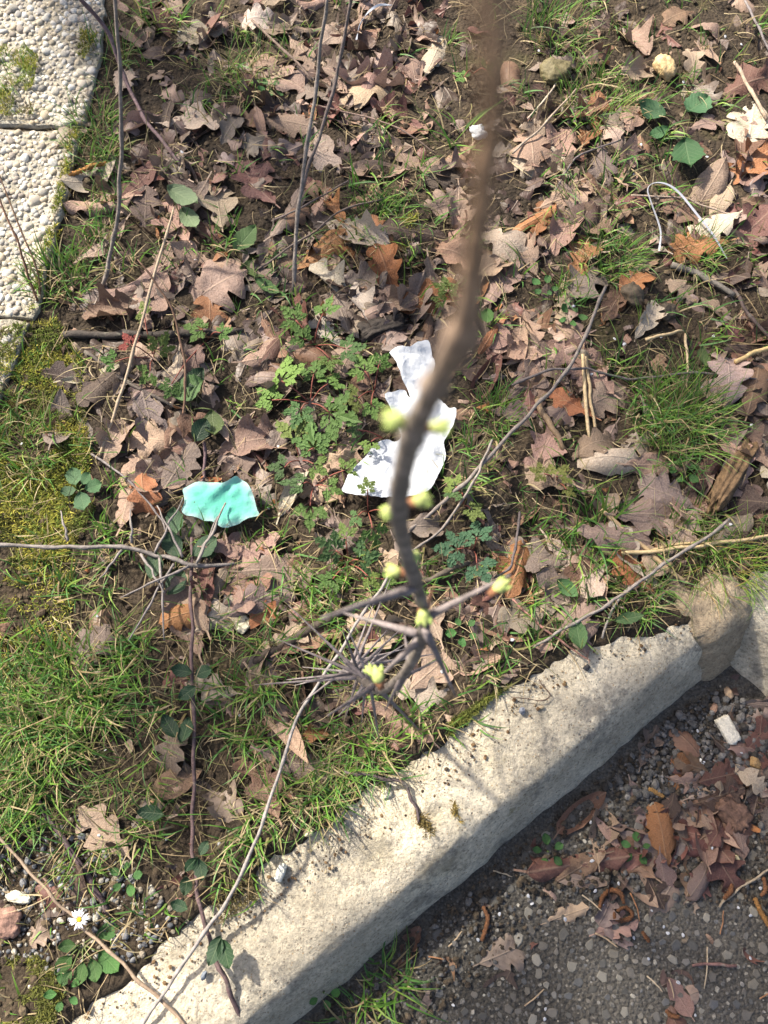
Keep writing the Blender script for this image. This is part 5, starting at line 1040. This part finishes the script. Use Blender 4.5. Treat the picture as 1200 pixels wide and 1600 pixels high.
# ------------------------------------------------------------------ blackthorn: stem rising from the verge towards the viewer, spines and buds
BT = [(540, 1032, 1.06), (548, 1042, .88), (562, 1058, .73), (590, 1078, .60), (622, 1062, .52), (648, 1025, .46), (661, 990, .42), (662, 955, .385), (648, 905, .34), (632, 855, .30), (622, 800, .255), (630, 735, .215), (650, 665, .180), (685, 595, .148), (722, 525, .122), (738, 430, .100), (752, 320, .081), (768, 180, .066), (768, 60, .056), (760, -100, .048), (746, -300, .042)]
BP = [ray(*a) for a in BT]; RR = np.interp(np.linspace(0, len(BT) - 1, (len(BT) - 1) * 8 + 1), np.arange(len(BT)), [.0040, .0037, .0034, .0031, .0029, .0028, .0026, .0025, .0025, .0026, .0026, .0025, .0023, .0022, .0021, .00150, .00122, .00105, .0009, .0008, .0007])
C = catmull(BP, 8); zb_ = float(hz(C[0][0], C[0][1], True)); C[0][2] = min(C[0][2], zb_ - .004); base = C[0].copy(); 
RR = RR * (1 + .16 * vnoise(np.arange(len(C)) * 1., np.zeros(len(C)), .5)) * (1 + .14 * (np.arange(len(C)) % 9 == 4))
nodes_ = [(655, 607, .150, .0040), (690, 690, .19, .003), (650, 905, .34, .0036), (640, 800, .255, .0035), (725, 530, .122, .0040), (765, 190, .073, .0032)]
bt = empty('blackthorn', base); tag(bt, 'bare blackthorn stem with grey spines and pale green buds rising from the verge', 'blackthorn')
for a, b_, d, rr in nodes_:
    q = ray(a, b_, d); i = int(np.argmin(np.linalg.norm(C - q, axis=1))); RR[max(0, i - 1):i + 2] *= 1.16; RR[i] *= 1.08
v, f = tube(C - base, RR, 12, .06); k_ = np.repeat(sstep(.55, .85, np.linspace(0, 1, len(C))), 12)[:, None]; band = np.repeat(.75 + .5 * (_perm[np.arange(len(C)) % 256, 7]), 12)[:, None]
s_ = obj('stem', v, f, M['stembark'], bt, col=(np.array([.175, .15, .13]) * (1 - k_) + np.array([.31, .195, .12]) * k_) * band)  # grey at the base, blending to lighter reddish tan higher up
def spine(a, b, r0_=.0022, colr=(.19, .16, .155), bend=.0):
    A = ray(*a); B = ray(*b); mid = (A + B) / 2 + np.array([0, 0, bend]); P = catmull([A, mid, B], 5); v, f = tube(P - base, np.linspace(r0_, r0_ * .18, len(P)) * (1 + .12 * (np.arange(len(P)) % 3 == 1)), 7, .06); o = obj('spine', v, f, M['bark'], bt); o.color = (*colr, 1)
def bud(px, py, d, rpx, stretch=1.25, ang=0.0):
    """a breaking bud: brown scales on a short foot at the stem, a pale green pointed body and two unfolding tips"""
    q = ray(px, py, d); r = rpx * d / F; j = int(np.argmin(np.linalg.norm(C - q, axis=1))); t = q - C[j]; L = np.linalg.norm(t) + 1e-9; t = t / L
    if L > .02: t = np.array([math.sin(-ang), math.cos(ang), .3]); t /= np.linalg.norm(t)
    side = np.cross(t, [0, 0, 1.]); side /= np.linalg.norm(side) + 1e-9
    pr = np.array([.45, .85, 1., .92, .68, .36, .06]) * r; tt = np.linspace(-1.15, 1.5 * stretch, 7) * r
    v, f = tube(catmull([q + t * x - base for x in tt], 1), pr, 12, .10); o = obj('bud', v, f, M['bud'], bt); o.color = (.44, .50, .17, 1)
    for sg in (-1, 1):
        p0 = q + side * sg * r * .45 + t * r * .2; p1 = p0 + t * r * 1.1 * stretch + side * sg * r * .55; v, f = tube(np.array([p0, (p0 + p1) / 2 + side * sg * r * .1, p1]) - base, [r * .55, r * .42, r * .05], 9, .1); l = obj('bud_tip', v, f, M['bud'], o); l.color = (.40, .50, .14, 1)
    foot = C[j] - base if L < .02 else q - t * r * 2.0 - base
    tv, tf = tube([q - base - t * r * .45, q - base - t * r * 1.1, foot], [r * .86, r * .62, r * .5], 9, .18); s2 = obj('bud_scale', tv, tf, M['bark'], o); s2.color = (.24, .11, .055, 1)
spine((648, 918, .345), (502, 966, .30), .0023); spine((652, 990, .415), (530, 956, .44), .0022); spine((664, 965, .395), (798, 898, .37), .0022)
spine((655, 1000, .43), (588, 1062, .47), .0024); spine((665, 985, .40), (712, 1088, .46), .0022); spine((668, 950, .39), (679, 914, .36), .0012, (.33, .16, .10)); spine((640, 1035, .47), (632, 992, .50), .0018)
spine((636, 1042, .49), (602, 1110, .56), .0022); spine((585, 1072, .60), (512, 1118, .52), .0023); spine((610, 1068, .56), (690, 1028, .62), .0018); spine((648, 1030, .47), (618, 1090, .55), .0018)
for a, b in [((575, 1065, .68), (450, 945, .74)), ((572, 1058, .70), (432, 998, .76)), ((565, 1058, .72), (398, 1070, .78)), ((560, 1050, .78), (488, 1064, .70)), ((578, 1066, .66), (592, 1154, .72)), ((572, 1060, .72), (565, 1130, .78)), ((590, 1075, .62), (655, 1140, .70)),
             ((556, 1048, .80), (632, 978, .86)), ((552, 1044, .84), (605, 985, .90)), ((560, 1050, .78), (536, 985, .72)), ((550, 1042, .86), (690, 1020, .92)), ((556, 1052, .80), (448, 1062, .88)), ((548, 1040, .88), (470, 1100, .95)), ((545, 1036, .95), (640, 1012, 1.0)), ((552, 1046, .86), (610, 905, .95)), ((548, 1040, .90), (585, 940, .98)), ((560, 1056, .76), (540, 1120, .70))]:
    spine(a, b, .0019 if a[2] < .8 else .0021)
for k in range(11):
    t = random.random(); a0 = np.array([545, 1038, .92]) * (1 - t) + np.array([580, 1068, .66]) * t; an = k * .57 + random.uniform(-.25, .25); l = random.uniform(45, 130)
    spine(tuple(a0), (a0[0] + l * math.cos(an), a0[1] - l * math.sin(an) * .75, a0[2] + random.uniform(-.03, .10)), .0016, (.26, .225, .21))
for a in [(620, 658, .178, 15, 1.35, .2), (685, 668, .183, 12, 1.3, -.2), (610, 798, .25, 10, 1.3, .2), (657, 782, .25, 12, 1.1, -.9), (616, 893, .335, 10, 1.1, .6), (648, 868, .312, 7, 1.1, 0), (662, 963, .372, 11, 1.1, 0), (780, 918, .365, 10, 1.5, -1.0), (590, 1056, .462, 11, 1.1, .3), (579, 1049, .465, 7, 1.2, .8)]: bud(*a)

# ------------------------------------------------------------------ added evergreen tree, unseen above the view, whose crown shades the road and the kerb end
tb = np.array([-2.2, 2.7, ground1(-2.2, 2.7)]); tree = empty('added_shade_tree', tb); tag(tree, 'small added evergreen tree out of view, placed to shade road and kerb end', 'tree')
SHADE_ZONES = [([(560, 1640), (1105, 1110), (1330, 1190), (1330, 1750), (560, 1750)], 330, ZR), ([(900, 1010), (1240, 900), (1240, 1130), (950, 1170)], 80, 0), ([(900, 420), (1300, 380), (1300, 900), (880, 930)], 170, 0), ([(230, 1020), (470, 1000), (480, 1230), (230, 1330)], 60, 0)]  # ground areas the added crown is shaped to shade
bag = Bag(); cl = []
for zp, n, z in SHADE_ZONES:
    w = poly(zp); pts = []
    for i in range(n):
        p = gp(*w(), z); h = random.uniform(1.7, 2.7); t = (h - z) / sd[2]; c = p + np.array(sd) * t; pts.append(c)
        v, f, uv = leaflet(.36, 1.0, i, False); v = v * random.uniform(.04, .06); q = np.array((Matrix.Rotation(random.random() * 6.28, 3, 'Z') @ Matrix.Rotation(random.gauss(0, .7), 3, 'X') @ Matrix.Rotation(random.gauss(0, .7), 3, 'Y')))
        bag.add(v @ q.T + c - tb, f, np.array((.045, .085, .03)) * random.uniform(.7, 1.3), uv)
    cl.append((np.mean(pts, 0), pts))
tag(bag.build('crown', M['leafs'], tree))
tp = catmull([np.zeros(3), np.array([.05, -.06, 1.0]), np.array([.15, -.25, 1.9]), np.array([.35, -.6, 2.5])], 6); v, f = tube(tp, np.linspace(.055, .025, len(tp)), 10, .08); o = obj('trunk', v, f, M['bark'], tree); o.color = (.12, .095, .075, 1)
for c, pts in cl:
    e = c - tb; st_ = tp[int(len(tp) * .6)]; v, f = tube(catmull([st_, (st_ + e) / 2 + np.array([0, 0, .15]), e], 6), np.linspace(.02, .006, 13), 7, .08); o = obj('limb', v, f, M['bark'], tree); o.color = (.12, .095, .075, 1)
